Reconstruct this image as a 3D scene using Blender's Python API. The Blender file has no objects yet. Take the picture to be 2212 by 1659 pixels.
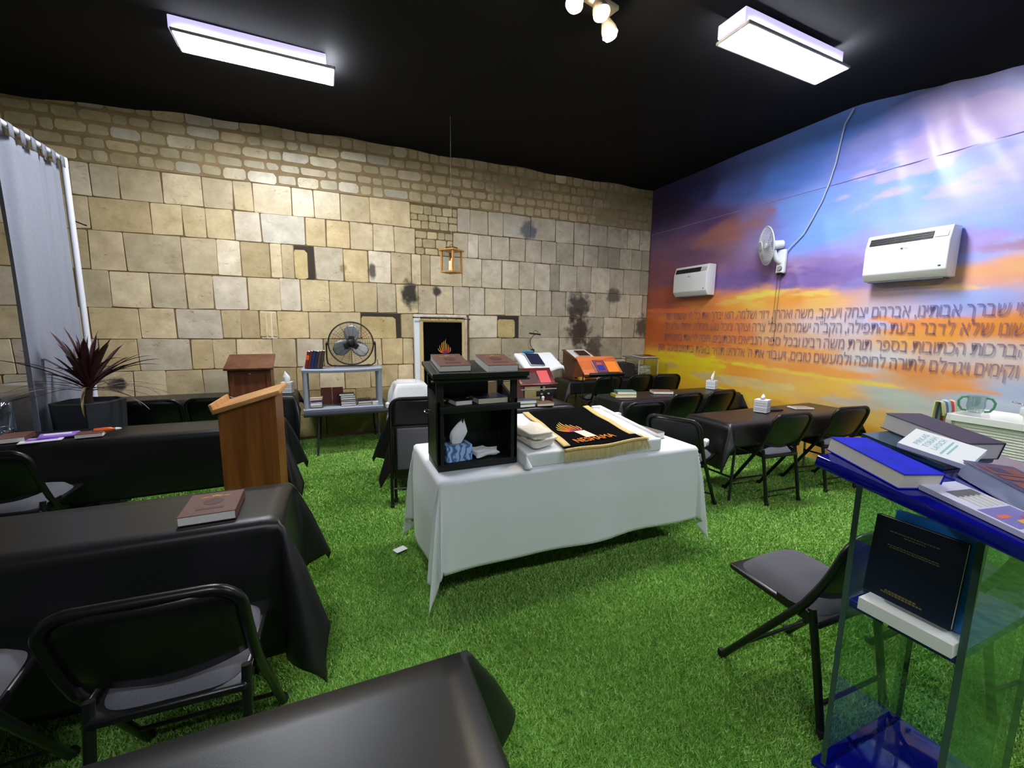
import bpy, bmesh, math, random
import numpy as np
from mathutils import Vector, Matrix, Euler

C = bpy.context.scene.collection
SC = bpy.context.scene
PI = math.pi
R = math.radians

# ------------------------------------------------------------------ camera
cam_d = bpy.data.cameras.new('camera')
cam_d.sensor_fit = 'HORIZONTAL'; cam_d.sensor_width = 36.0
cam_d.lens = 36.0 * 900.0 / 2212.0
cam_d.clip_start = 0.02; cam_d.clip_end = 100
cam = bpy.data.objects.new('camera', cam_d); C.objects.link(cam)
YAW, PITCH, ROLL, CAMH = R(23.0), R(8.0), R(-0.6), 1.58
_f = Vector((math.sin(YAW) * math.cos(PITCH), math.cos(YAW) * math.cos(PITCH), -math.sin(PITCH)))
_r0 = Vector((math.cos(YAW), -math.sin(YAW), 0)); _d0 = _f.cross(_r0)
_r = _r0 * math.cos(ROLL) + _d0 * math.sin(ROLL)
_d = -_r0 * math.sin(ROLL) + _d0 * math.cos(ROLL)
cam.matrix_world = Matrix(((_r.x, -_d.x, -_f.x, 0), (_r.y, -_d.y, -_f.y, 0), (_r.z, -_d.z, -_f.z, CAMH), (0, 0, 0, 1)))
SC.camera = cam

# ------------------------------------------------------------------ world, exposure
w = bpy.data.worlds.new('world'); SC.world = w; w.use_nodes = True
w.node_tree.nodes['Background'].inputs[0].default_value = (0.8, 0.85, 1.0, 1)
w.node_tree.nodes['Background'].inputs[1].default_value = 0.0
SC.view_settings.view_transform = 'Standard'
SC.view_settings.look = 'None'
SC.view_settings.gamma = 1.0
SC.view_settings.use_curve_mapping = False
SC.view_settings.exposure = 0.60
LED_STRENGTH = 70.0        # emission of the ceiling LED panels
SPOT_STRENGTH = 330.0      # emission of the spotlight bulbs
REAR_STRENGTH = 46.0       # the LED panels in the part of the room behind the camera
D, W, H = 6.222, 5.327, 3.99   # back wall y, right wall x, ceiling z
XL, YB = -4.6, -4.2            # left wall x, rear wall y

# ------------------------------------------------------------------ materials
def lin(c):
    def f(v):
        v /= 255.0
        return v / 12.92 if v <= 0.04045 else ((v + 0.055) / 1.055) ** 2.4
    return (f(c[0]), f(c[1]), f(c[2]), 1.0)

_mats = {}
def mat(name, rgb, rough=0.5, metal=0.0, spec=0.5, noise=0.0, nscale=30.0, bump=0.0, bscale=200.0, trans=0.0,
        alpha=1.0, emit=None, estr=0.0, sheen=0.0, ior=1.45, coat=0.0):
    if name in _mats: return _mats[name]
    m = bpy.data.materials.new(name); m.use_nodes = True
    nt = m.node_tree; b = nt.nodes['Principled BSDF']
    col = lin(rgb)
    b.inputs['Base Color'].default_value = col
    b.inputs['Roughness'].default_value = rough
    b.inputs['Metallic'].default_value = metal
    b.inputs['Specular IOR Level'].default_value = spec
    b.inputs['IOR'].default_value = ior
    b.inputs['Transmission Weight'].default_value = trans
    b.inputs['Alpha'].default_value = alpha
    b.inputs['Sheen Weight'].default_value = sheen
    b.inputs['Coat Weight'].default_value = coat
    tc = nt.nodes.new('ShaderNodeTexCoord')
    if noise > 0:
        n = nt.nodes.new('ShaderNodeTexNoise'); n.inputs['Scale'].default_value = nscale; n.inputs['Detail'].default_value = 5
        nt.links.new(tc.outputs['Object'], n.inputs['Vector'])
        r = nt.nodes.new('ShaderNodeValToRGB')
        r.color_ramp.elements[0].position = 0.3; r.color_ramp.elements[1].position = 0.7
        r.color_ramp.elements[0].color = tuple(max(0, c * (1 - noise)) for c in col[:3]) + (1,)
        r.color_ramp.elements[1].color = tuple(min(1, c * (1 + noise)) for c in col[:3]) + (1,)
        nt.links.new(n.outputs['Fac'], r.inputs['Fac']); nt.links.new(r.outputs['Color'], b.inputs['Base Color'])
    if bump > 0:
        n2 = nt.nodes.new('ShaderNodeTexNoise'); n2.inputs['Scale'].default_value = bscale; n2.inputs['Detail'].default_value = 4
        nt.links.new(tc.outputs['Object'], n2.inputs['Vector'])
        bp = nt.nodes.new('ShaderNodeBump'); bp.inputs['Strength'].default_value = bump; bp.inputs['Distance'].default_value = 0.01
        nt.links.new(n2.outputs['Fac'], bp.inputs['Height']); nt.links.new(bp.outputs['Normal'], b.inputs['Normal'])
    if emit:
        b.inputs['Emission Color'].default_value = lin(emit); b.inputs['Emission Strength'].default_value = estr
    _mats[name] = m
    return m

def wood(name, c0, c1, scale=3.0, stretch=(1, 1, 14), rough=0.4, coat=0.0):
    if name in _mats: return _mats[name]
    m = bpy.data.materials.new(name); m.use_nodes = True
    nt = m.node_tree; b = nt.nodes['Principled BSDF']
    tc = nt.nodes.new('ShaderNodeTexCoord'); mp = nt.nodes.new('ShaderNodeMapping')
    mp.inputs['Scale'].default_value = stretch
    nt.links.new(tc.outputs['Object'], mp.inputs['Vector'])
    n = nt.nodes.new('ShaderNodeTexNoise'); n.inputs['Scale'].default_value = scale; n.inputs['Detail'].default_value = 6
    n.inputs['Distortion'].default_value = 0.6
    nt.links.new(mp.outputs['Vector'], n.inputs['Vector'])
    r = nt.nodes.new('ShaderNodeValToRGB')
    r.color_ramp.elements[0].position = 0.34; r.color_ramp.elements[1].position = 0.66
    r.color_ramp.elements[0].color = lin(c0); r.color_ramp.elements[1].color = lin(c1)
    nt.links.new(n.outputs['Fac'], r.inputs['Fac']); nt.links.new(r.outputs['Color'], b.inputs['Base Color'])
    b.inputs['Roughness'].default_value = rough; b.inputs['Coat Weight'].default_value = coat
    bp = nt.nodes.new('ShaderNodeBump'); bp.inputs['Strength'].default_value = 0.12; bp.inputs['Distance'].default_value = 0.002
    nt.links.new(n.outputs['Fac'], bp.inputs['Height']); nt.links.new(bp.outputs['Normal'], b.inputs['Normal'])
    _mats[name] = m
    return m

def glow(name, rgb, strength):
    if name in _mats: return _mats[name]
    m = bpy.data.materials.new(name); m.use_nodes = True
    nt = m.node_tree; nt.nodes.remove(nt.nodes['Principled BSDF'])
    e = nt.nodes.new('ShaderNodeEmission'); e.inputs[0].default_value = lin(rgb); e.inputs[1].default_value = strength
    nt.links.new(e.outputs[0], nt.nodes['Material Output'].inputs['Surface'])
    _mats[name] = m
    return m

def clear(name, tint, amount=0.82, rough=0.02):
    """thin clear sheet: mostly straight-through, glossy at grazing angles"""
    if name in _mats: return _mats[name]
    m = bpy.data.materials.new(name); m.use_nodes = True
    nt = m.node_tree; nt.nodes.remove(nt.nodes['Principled BSDF'])
    t = nt.nodes.new('ShaderNodeBsdfTransparent'); t.inputs[0].default_value = lin(tint)
    g = nt.nodes.new('ShaderNodeBsdfGlossy'); g.inputs['Roughness'].default_value = rough
    g.inputs[0].default_value = (0.9, 0.95, 1, 1)
    lw = nt.nodes.new('ShaderNodeLayerWeight'); lw.inputs[0].default_value = 0.5
    pw = nt.nodes.new('ShaderNodeMath'); pw.operation = 'POWER'; pw.inputs[1].default_value = 4.0
    nt.links.new(lw.outputs['Facing'], pw.inputs[0])
    ma = nt.nodes.new('ShaderNodeMath'); ma.operation = 'MULTIPLY_ADD'; ma.inputs[1].default_value = 0.7; ma.inputs[2].default_value = 1 - amount
    ma.use_clamp = True
    nt.links.new(pw.outputs[0], ma.inputs[0])
    mx = nt.nodes.new('ShaderNodeMixShader')
    nt.links.new(ma.outputs[0], mx.inputs[0]); nt.links.new(t.outputs[0], mx.inputs[1]); nt.links.new(g.outputs[0], mx.inputs[2])
    nt.links.new(mx.outputs[0], nt.nodes['Material Output'].inputs['Surface'])
    _mats[name] = m
    return m

def ink(name, rgb, cover=0.6):
    if name in _mats: return _mats[name]
    m = bpy.data.materials.new(name); m.use_nodes = True
    nt = m.node_tree; b = nt.nodes['Principled BSDF']
    b.inputs['Base Color'].default_value = lin(rgb); b.inputs['Roughness'].default_value = 0.5
    b.inputs['Alpha'].default_value = cover
    _mats[name] = m
    return m

def vcol(name, rough=0.5, attr='paint', detail=0.0, dscale=6.0, bump=0.0):
    if name in _mats: return _mats[name]
    m = bpy.data.materials.new(name); m.use_nodes = True
    nt = m.node_tree; b = nt.nodes['Principled BSDF']
    a = nt.nodes.new('ShaderNodeAttribute'); a.attribute_name = attr
    b.inputs['Roughness'].default_value = rough
    nt.links.new(a.outputs['Color'], b.inputs['Base Color'])
    _mats[name] = m
    return m

# ------------------------------------------------------------------ mesh helpers
class MB:
    def __init__(s): s.bm = bmesh.new()
    def _bevel(s, verts, bev, seg):
        es = set()
        for v in verts:
            for e in v.link_edges: es.add(e)
        bmesh.ops.bevel(s.bm, geom=list(es), offset=bev, segments=seg, profile=0.5, affect='EDGES')
    def box(s, c, d, rot=None, bev=0.0, seg=2):
        M = Matrix.Translation(Vector(c))
        if rot is not None:
            M = M @ (Matrix.Rotation(rot, 4, 'Z') if isinstance(rot, (int, float)) else rot.to_4x4())
        M = M @ Matrix.Diagonal((d[0], d[1], d[2], 1))
        r = bmesh.ops.create_cube(s.bm, size=1.0, matrix=M)
        if bev > 0: s._bevel(r['verts'], bev, seg)
        return s
    def prism(s, pts, off, bev=0.0, seg=2):
        off = Vector(off)
        a = [s.bm.verts.new(Vector(p)) for p in pts]; b = [s.bm.verts.new(Vector(p) + off) for p in pts]
        n = len(pts)
        s.bm.faces.new(a[::-1]); s.bm.faces.new(b)
        for i in range(n): s.bm.faces.new((a[i], a[(i + 1) % n], b[(i + 1) % n], b[i]))
        if bev > 0: s._bevel(a + b, bev, seg)
        return s
    def flat(s, pts):
        s.bm.faces.new([s.bm.verts.new(Vector(p)) for p in pts]); return s
    def tube(s, pts, r, seg=10, closed=False, caps=True, flat=None):
        pts = [Vector(p) for p in pts]; n = len(pts)
        rs = r if isinstance(r, (list, tuple)) else [r] * n
        tang = []
        for i in range(n):
            if closed: t = pts[(i + 1) % n] - pts[i - 1]
            else: t = pts[min(i + 1, n - 1)] - pts[max(i - 1, 0)]
            tang.append(t.normalized())
        up = Vector((0, 0, 1)) if abs(tang[0].z) < 0.9 else Vector((1, 0, 0))
        nrm = (up - tang[0] * up.dot(tang[0])).normalized()
        rings = []
        for i in range(n):
            nrm = (nrm - tang[i] * nrm.dot(tang[i])).normalized(); bn = tang[i].cross(nrm)
            rings.append([s.bm.verts.new(pts[i] + (nrm * math.cos(2 * PI * k / seg) * (1 if flat is None else flat) + bn * math.sin(2 * PI * k / seg)) * rs[i]) for k in range(seg)])
        m = n if closed else n - 1
        for i in range(m):
            a, b = rings[i], rings[(i + 1) % n]
            for k in range(seg): s.bm.faces.new((a[k], a[(k + 1) % seg], b[(k + 1) % seg], b[k]))
        if caps and not closed:
            s.bm.faces.new(rings[0][::-1]); s.bm.faces.new(rings[-1])
        return s
    def lathe(s, prof, seg=24, M=None, cap=True):
        M = M or Matrix.Identity(4); rings = []
        for (r, z) in prof:
            rings.append([s.bm.verts.new(M @ Vector((r * math.cos(2 * PI * k / seg), r * math.sin(2 * PI * k / seg), z))) for k in range(seg)])
        for i in range(len(rings) - 1):
            a, b = rings[i], rings[i + 1]
            for k in range(seg): s.bm.faces.new((a[k], a[(k + 1) % seg], b[(k + 1) % seg], b[k]))
        if cap: s.bm.faces.new(rings[0][::-1]); s.bm.faces.new(rings[-1])
        return s
    def grid(s, P, wrap=False):
        V = [[s.bm.verts.new(Vector(p)) for p in row] for row in P]
        for i in range(len(V) - 1):
            m = len(V[0])
            for j in range(m if wrap else m - 1):
                s.bm.faces.new((V[i][j], V[i][(j + 1) % m], V[i + 1][(j + 1) % m], V[i + 1][j]))
        return s
    def ellipsoid(s, c, d, seg=16, ring=10):
        M = Matrix.Translation(Vector(c)) @ Matrix.Diagonal((d[0], d[1], d[2], 1))
        bmesh.ops.create_uvsphere(s.bm, u_segments=seg, v_segments=ring, radius=0.5, matrix=M); return s
    def build(s, name, m, parent=None, smooth=True, ang=38, thick=0.0):
        bmesh.ops.recalc_face_normals(s.bm, faces=s.bm.faces)
        me = bpy.data.meshes.new(name); s.bm.to_mesh(me); s.bm.free()
        if smooth:
            me.shade_smooth(); me.set_sharp_from_angle(angle=R(ang))
        if m is not None: me.materials.append(m)
        o = bpy.data.objects.new(name, me); C.objects.link(o)
        if parent is not None: o.parent = parent
        if thick:
            md = o.modifiers.new('thickness', 'SOLIDIFY'); md.thickness = thick; md.offset = -1
        return o

def tag(o, label, cat, group=None):
    o['label'] = label; o['category'] = cat
    if group: o['group'] = group
    return o
def thing(name, label, cat, loc=(0, 0, 0), rot=0.0, group=None, basis=None):
    o = bpy.data.objects.new(name, None); C.objects.link(o); o.empty_display_size = 0.05
    if basis is not None:
        M = basis.to_4x4(); M.translation = Vector(loc); o.matrix_world = M
    else:
        o.location = loc
        o.rotation_euler = (0, 0, rot) if isinstance(rot, (int, float)) else rot
    return tag(o, label, cat, group)
def struct(o):
    o['kind'] = 'structure'; return o
def kids(o): return [c for c in list(bpy.data.objects) if c.parent == o]
def dup(root, loc, rot, label):
    r = root.copy(); C.objects.link(r); r.location = loc
    r.rotation_euler = (0, 0, rot) if isinstance(rot, (int, float)) else rot
    r['label'] = label
    for ch in kids(root):
        c = ch.copy(); C.objects.link(c); c.parent = r
        for g in kids(ch):
            d = g.copy(); C.objects.link(d); d.parent = c
    return r
def basis(x, y, z): return Matrix((Vector(x).normalized(), Vector(y).normalized(), Vector(z).normalized())).transposed()

def text_mesh(body, name, m, parent, M, size=None, width=None, height=None, thick=0.0008, align='CENTER'):
    """lettering as mesh; M maps the text plane (x right, y up) into the parent's space"""
    cu = bpy.data.curves.new(name, 'FONT'); cu.body = body; cu.size = 1.0; cu.resolution_u = 4
    cu.extrude = 0.0
    tmp = bpy.data.objects.new(name + '_tmp', cu); C.objects.link(tmp)
    bpy.context.view_layer.update()
    dg = bpy.context.evaluated_depsgraph_get()
    me = bpy.data.meshes.new_from_object(tmp.evaluated_get(dg))
    bpy.data.objects.remove(tmp); bpy.data.curves.remove(cu)
    co = np.empty(len(me.vertices) * 3); me.vertices.foreach_get('co', co); co = co.reshape(-1, 3)
    mn, mx = co.min(0), co.max(0); ext = mx - mn
    sx = width / ext[0] if width else (height / ext[1]); sy = height / ext[1] if height else sx
    co[:, 0] = (co[:, 0] - (mn[0] + mx[0]) / 2) * sx
    co[:, 1] = (co[:, 1] - (mn[1] + mx[1]) / 2) * sy
    co[:, 2] = 0
    me.vertices.foreach_set('co', co.ravel()); me.transform(M.to_4x4())
    me.name = name; me.materials.clear(); me.materials.append(m)
    me.update()
    o = bpy.data.objects.new(name, me); C.objects.link(o)
    if parent is not None: o.parent = parent
    return o

def arc(c, r, a0, a1, n, ux, uy):
    c, ux, uy = Vector(c), Vector(ux), Vector(uy)
    return [c + ux * (r * math.cos(a0 + (a1 - a0) * i / n)) + uy * (r * math.sin(a0 + (a1 - a0) * i / n)) for i in range(n + 1)]

# numpy value noise
def vnoise(x, y, seed):
    rng = np.random.RandomState(seed); G = rng.rand(256, 256)
    xi = np.floor(x).astype(int); yi = np.floor(y).astype(int); fx = x - xi; fy = y - yi
    fx = fx * fx * (3 - 2 * fx); fy = fy * fy * (3 - 2 * fy)
    g = lambda a, b: G[a % 256, b % 256]
    return (g(xi, yi) * (1 - fx) + g(xi + 1, yi) * fx) * (1 - fy) + (g(xi, yi + 1) * (1 - fx) + g(xi + 1, yi + 1) * fx) * fy
def fbm(x, y, seed, octv=5):
    a = 0.5; t = 0
    for i in range(octv):
        t = t + a * vnoise(x * 2 ** i, y * 2 ** i, seed + i); a *= 0.5
    return t - 0.47
# ================================================================== palette
M_BLACKCLOTH = mat('black_vinyl_cloth', (24, 24, 26), rough=0.36, spec=0.5, bump=0.05, bscale=400)
M_WHITECLOTH = mat('white_polyester_cloth', (238, 240, 244), rough=0.6, spec=0.3, bump=0.06, bscale=500)
M_CHAIRMETAL = mat('chair_black_metal', (20, 20, 21), rough=0.3, spec=0.5)
M_CHAIRPAD = mat('chair_grey_fabric', (98, 98, 106), rough=0.85, spec=0.2, noise=0.12, nscale=250, bump=0.25, bscale=700)
M_RUBBER = mat('black_rubber', (14, 14, 14), rough=0.7)
M_TABLETOP = mat('grey_plastic_top', (110, 112, 116), rough=0.5)
M_LEGMETAL = mat('light_grey_leg_metal', (176, 180, 182), rough=0.35, metal=0.6)
M_WHITEPLASTIC = mat('white_plastic', (236, 237, 240), rough=0.32, spec=0.5)
M_PVC = mat('white_pipe', (226, 228, 238), rough=0.3)
M_PAPER = mat('paper_white', (240, 240, 238), rough=0.8)
M_PAGES = mat('page_edges', (232, 230, 224), rough=0.85, noise=0.06, nscale=160)
M_PAGESCREAM = mat('cream_page_edges', (214, 206, 178), rough=0.85, noise=0.06, nscale=160)
M_GOLD = mat('gold_foil', (196, 152, 74), rough=0.4, metal=0.5)
M_BROWNCOVER = mat('brown_leather_cover', (98, 62, 54), rough=0.5, noise=0.1, nscale=60, bump=0.15, bscale=600)
M_DARKSTAMP = mat('dark_stamped_leather', (70, 36, 34), rough=0.5)
M_NAVY = mat('navy_cover', (26, 34, 62), rough=0.45)
M_BLACKCOVER = mat('black_cover', (26, 25, 30), rough=0.5)
M_MAROON = mat('maroon_cover', (92, 28, 26), rough=0.5)
M_PURPLE = mat('purple_cover', (98, 62, 140), rough=0.5)
M_BLACKWOOD = mat('black_painted_wood', (22, 23, 23), rough=0.38, bump=0.05, bscale=120)
M_DARKMETAL = mat('dark_grey_metal', (44, 43, 42), rough=0.35, metal=0.6)
M_CHROME = mat('chrome', (215, 218, 224), rough=0.12, metal=1.0)
M_GOLDFABRIC = mat('gold_brocade', (224, 194, 128), rough=0.6, noise=0.2, nscale=140, bump=0.4, bscale=260, spec=0.4)
M_VELVET = mat('black_velvet', (9, 9, 11), rough=0.95, spec=0.05, noise=0.3, nscale=12)
M_CREAMCLOTH = mat('cream_cotton', (232, 224, 212), rough=0.85, noise=0.05, nscale=40, bump=0.2, bscale=160)
W_HONEY = wood('honey_oak', (112, 62, 22), (150, 90, 38), 2.2, (9, 9, 0.8), 0.4)
W_HONEYTOP = wood('honey_oak_top', (182, 128, 74), (206, 154, 98), 2.2, (1, 9, 9), 0.4)
W_CHERRY = wood('cherry_wood', (82, 44, 26), (112, 66, 40), 2.0, (8, 8, 0.9), 0.38)
W_LANTERN = wood('lantern_pine', (176, 124, 62), (208, 156, 88), 4, (9, 9, 1), 0.5)
W_ORANGE = wood('orange_stained_board', (190, 92, 48), (214, 118, 70), 2.0, (1, 8, 8), 0.35)
W_RED = wood('red_mahogany', (84, 30, 28), (112, 44, 40), 2.5, (1, 9, 9), 0.3)

# ================================================================== room shell
def plane_obj(name, P, m):
    return struct(MB().flat(P).build(name, m, smooth=False))

# floor: artificial turf backing plus real blades
M_TURFBASE = mat('turf_backing', (90, 142, 54), rough=0.95, spec=0.1, noise=0.35, nscale=18, bump=0.8, bscale=260)
floor = plane_obj('floor', [(XL, YB, 0), (W + 0.1, YB, 0), (W + 0.1, D + 0.1, 0), (XL, D + 0.1, 0)], M_TURFBASE)

def turf():
    rng = np.random.RandomState(5)
    x = rng.uniform(-2.9, W - 0.02, 3600000); y = rng.uniform(0.45, D - 0.03, 3600000)
    dist = np.hypot(x, y)
    keep = (rng.rand(len(x)) < np.clip(1.15 / dist, 0.16, 1.0) ** 1.15) & (x * math.cos(YAW) - y * math.sin(YAW) < 1.35 * (x * math.sin(YAW) + y * math.cos(YAW)) + 0.3) & (-(x * math.cos(YAW) - y * math.sin(YAW)) < 1.35 * (x * math.sin(YAW) + y * math.cos(YAW)) + 0.3)
    x, y, dist = x[keep], y[keep], dist[keep]; n = len(x)
    h = rng.uniform(0.009, 0.020, n); wd = 0.0022 * np.clip(dist / 1.6, 1, 2.4)
    a = rng.uniform(0, 2 * np.pi, n); lean = rng.uniform(0.2, 1.1, n) * h; la = rng.uniform(0, 2 * np.pi, n)
    V = np.empty((n, 3, 3), np.float32)
    V[:, 0, 0] = x - np.cos(a) * wd; V[:, 0, 1] = y - np.sin(a) * wd; V[:, 0, 2] = 0.0005
    V[:, 1, 0] = x + np.cos(a) * wd; V[:, 1, 1] = y + np.sin(a) * wd; V[:, 1, 2] = 0.0005
    V[:, 2, 0] = x + np.cos(la) * lean; V[:, 2, 1] = y + np.sin(la) * lean; V[:, 2, 2] = h
    me = bpy.data.meshes.new('grass_blades')
    me.vertices.add(n * 3); me.vertices.foreach_set('co', V.ravel())
    me.loops.add(n * 3); me.loops.foreach_set('vertex_index', np.arange(n * 3, dtype=np.int32))
    me.polygons.add(n); me.polygons.foreach_set('loop_start', np.arange(0, n * 3, 3, dtype=np.int32))
    patch = fbm(x * 2.2, y * 2.2, 3, 4); tone = np.clip(0.5 + patch * 0.9 + rng.uniform(-0.4, 0.4, n), 0, 1)[:, None]
    dry = (rng.rand(n) < 0.10)[:, None]
    c0 = np.array(lin((106, 160, 62))[:3]); c1 = np.array(lin((174, 220, 112))[:3]); c2 = np.array(lin((204, 222, 146))[:3])
    col = np.where(dry, c2, c0 * (1 - tone) + c1 * tone)
    col4 = np.ones((n, 3, 4), np.float32); col4[:, :, :3] = col[:, None, :]
    at = me.attributes.new('paint', 'FLOAT_COLOR', 'POINT'); at.data.foreach_set('color', col4.ravel())
    me.update(calc_edges=True)
    m = vcol('turf_blade', 0.55); m.node_tree.nodes['Principled BSDF'].inputs['Specular IOR Level'].default_value = 0.25
    me.materials.append(m)
    o = bpy.data.objects.new('grass_blades', me); C.objects.link(o); o.parent = floor
    o['kind'] = 'stuff'; o['label'] = 'short green plastic turf blades'
turf()

# ceiling: black fabric, drooping beside the sky wall
def ceiling():
    xs = np.linspace(XL, W + 0.05, 90); ys = np.linspace(YB, D + 0.05, 110)
    X, Y = np.meshgrid(xs, ys)
    Z = np.full_like(X, H) + fbm(X * 0.9, Y * 0.9, 21, 3) * 0.05
    edge = np.clip((X - (W - 0.55)) / 0.55, 0, 1) ** 1.6
    Z -= edge * np.clip((3.05 - Y) / 1.25, 0, 1.15) * 0.27
    wall = np.clip((Y - (D - 0.35)) / 0.35, 0, 1)
    Z = Z * (1 - wall) + wall * (H + 0.012 * np.sin(X * 3.1) + 0.010 * np.sin(X * 7.3) - 0.16 * np.clip((-0.5 - X) / 3.0, 0, 1) - 0.02)
    b = MB(); b.grid([[(X[i, j], Y[i, j], Z[i, j]) for j in range(X.shape[1])] for i in range(X.shape[0])])
    o = struct(b.build('ceiling', mat('black_ceiling_fabric', (22, 22, 25), rough=0.85, spec=0.2, bump=0.2, bscale=6), ang=180))
ceiling()
M_REARWALL = mat('rear_wall_paint', (128, 122, 112), rough=0.8)
plane_obj('wall_left', [(XL, YB, 0), (XL, D + 0.1, 0), (XL, D + 0.1, 4.2), (XL, YB, 4.2)], M_REARWALL)
plane_obj('wall_rear', [(XL, YB, 0), (W + 0.1, YB, 0), (W + 0.1, YB, 4.2), (XL, YB, 4.2)], M_REARWALL)

# ---------------------------------------------------------------- stone wall
def stone_material():
    m = bpy.data.materials.new('limestone'); m.use_nodes = True
    nt = m.node_tree; L = nt.links.new; b = nt.nodes['Principled BSDF']
    N = nt.nodes.new
    oi = N('ShaderNodeObjectInfo'); geo = N('ShaderNodeNewGeometry')
    sep = N('ShaderNodeSeparateXYZ'); L(geo.outputs['Position'], sep.inputs[0])
    off = N('ShaderNodeVectorMath'); off.operation = 'ADD'
    rv = N('ShaderNodeMath'); rv.operation = 'MULTIPLY'; rv.inputs[1].default_value = 37.0; L(oi.outputs['Random'], rv.inputs[0])
    L(geo.outputs['Position'], off.inputs[0]); L(rv.outputs[0], off.inputs[1])
    n1 = N('ShaderNodeTexNoise'); n1.inputs['Scale'].default_value = 5; n1.inputs['Detail'].default_value = 7; n1.inputs['Roughness'].default_value = 0.65
    L(off.outputs[0], n1.inputs['Vector'])
    r1 = N('ShaderNodeValToRGB'); r1.color_ramp.elements[0].position = 0.28; r1.color_ramp.elements[0].color = (0.70, 0.66, 0.58, 1)
    r1.color_ramp.elements[1].position = 0.7; r1.color_ramp.elements[1].color = (1.12, 1.12, 1.12, 1)
    L(n1.outputs['Fac'], r1.inputs['Fac'])
    mx = N('ShaderNodeMix'); mx.data_type = 'RGBA'; mx.blend_type = 'MULTIPLY'; mx.inputs['Factor'].default_value = 1.0
    L(oi.outputs['Color'], mx.inputs['A']); L(r1.outputs['Color'], mx.inputs['B'])
    # printed cracks and pits
    n2 = N('ShaderNodeTexNoise'); n2.inputs['Scale'].default_value = 14; n2.inputs['Detail'].default_value = 8; n2.inputs['Roughness'].default_value = 0.75
    mp = N('ShaderNodeMapping'); mp.inputs['Scale'].default_value = (0.7, 1, 1.5); L(off.outputs[0], mp.inputs[0]); L(mp.outputs[0], n2.inputs['Vector'])
    r2 = N('ShaderNodeValToRGB'); r2.color_ramp.elements[0].position = 0.33; r2.color_ramp.elements[0].color = (0.50, 0.43, 0.33, 1)
    r2.color_ramp.elements[1].position = 0.41; r2.color_ramp.elements[1].color = (1, 1, 1, 1); L(n2.outputs['Fac'], r2.inputs['Fac'])
    mx2 = N('ShaderNodeMix'); mx2.data_type = 'RGBA'; mx2.blend_type = 'MULTIPLY'; mx2.inputs['Factor'].default_value = 0.85
    L(mx.outputs['Result'], mx2.inputs['A']); L(r2.outputs['Color'], mx2.inputs['B'])
    col = mx2.outputs['Result']
    # printed soot marks and plant tufts: own shapes on the wall
    wob = N('ShaderNodeTexNoise'); wob.inputs['Scale'].default_value = 9; wob.inputs['Detail'].default_value = 6; L(geo.outputs['Position'], wob.inputs['Vector'])
    spots = [(1.03, 2.02, 0.13, 0.22, (60, 58, 50), 1.0), (3.86, 1.92, 0.26, 0.26, (52, 50, 48), 0.92), (3.88, 1.48, 0.24, 0.34, (48, 40, 36), 0.95),
             (2.90, 3.06, 0.17, 0.15, (78, 82, 100), 0.9), (4.57, 2.12, 0.16, 0.15, (70, 68, 62), 0.8), (4.2, 1.2, 0.17, 0.22, (64, 60, 54), 0.85),
             (5.24, 1.58, 0.16, 0.22, (58, 50, 48), 0.85), (1.42, 2.07, 0.07, 0.07, (66, 62, 54), 1.0), (-2.35, 0.85, 0.09, 0.09, (70, 68, 60), 1.0),
             (0.52, 2.30, 0.06, 0.11, (70, 64, 52), 0.9), (0.145, 2.33, 0.05, 0.06, (150, 128, 84), 0.8), (4.4, 3.0, 0.5, 0.55, (120, 122, 112), 0.35), (4.9, 3.6, 1.2, 0.45, (104, 104, 92), 0.45), (2.6, 3.75, 0.7, 0.2, (112, 112, 98), 0.45)]
    for (cx, cz, ax, az, rgb, amt) in spots:
        sx = N('ShaderNodeMath'); sx.operation = 'MULTIPLY_ADD'; sx.inputs[1].default_value = 1 / ax; sx.inputs[2].default_value = -cx / ax; L(sep.outputs['X'], sx.inputs[0])
        sz = N('ShaderNodeMath'); sz.operation = 'MULTIPLY_ADD'; sz.inputs[1].default_value = 1 / az; sz.inputs[2].default_value = -cz / az; L(sep.outputs['Z'], sz.inputs[0])
        cb = N('ShaderNodeCombineXYZ'); L(sx.outputs[0], cb.inputs[0]); L(sz.outputs[0], cb.inputs[1])
        ln = N('ShaderNodeVectorMath'); ln.operation = 'LENGTH'; L(cb.outputs[0], ln.inputs[0])
        ad = N('ShaderNodeMath'); ad.operation = 'MULTIPLY_ADD'; ad.inputs[1].default_value = 1.7; L(wob.outputs['Fac'], ad.inputs[0]); L(ln.outputs['Value'], ad.inputs[2])
        mr = N('ShaderNodeMapRange'); mr.interpolation_type = 'SMOOTHSTEP'
        mr.inputs['From Min'].default_value = 1.35; mr.inputs['From Max'].default_value = 2.05; mr.inputs['To Min'].default_value = amt; mr.inputs['To Max'].default_value = 0
        L(ad.outputs[0], mr.inputs['Value'])
        mm = N('ShaderNodeMix'); mm.data_type = 'RGBA'; L(mr.outputs[0], mm.inputs['Factor']); L(col, mm.inputs['A']); mm.inputs['B'].default_value = lin(rgb)
        col = mm.outputs['Result']
    L(col, b.inputs['Base Color'])
    b.inputs['Roughness'].default_value = 0.34; b.inputs['Specular IOR Level'].default_value = 0.45
    bp = N('ShaderNodeBump'); bp.inputs['Strength'].default_value = 0.25; bp.inputs['Distance'].default_value = 0.006
    L(n2.outputs['Fac'], bp.inputs['Height']); L(bp.outputs['Normal'], b.inputs['Normal'])
    return m
M_STONE = stone_material()
M_MORTAR = mat('mortar', (120, 98, 66), rough=0.8, noise=0.25, nscale=7)
wall_back = struct(MB().box(((XL + W) / 2, D + 0.06, 2.1), (W - XL + 0.2, 0.12, 4.2)).build('wall_back', M_MORTAR, smooth=False))
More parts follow.
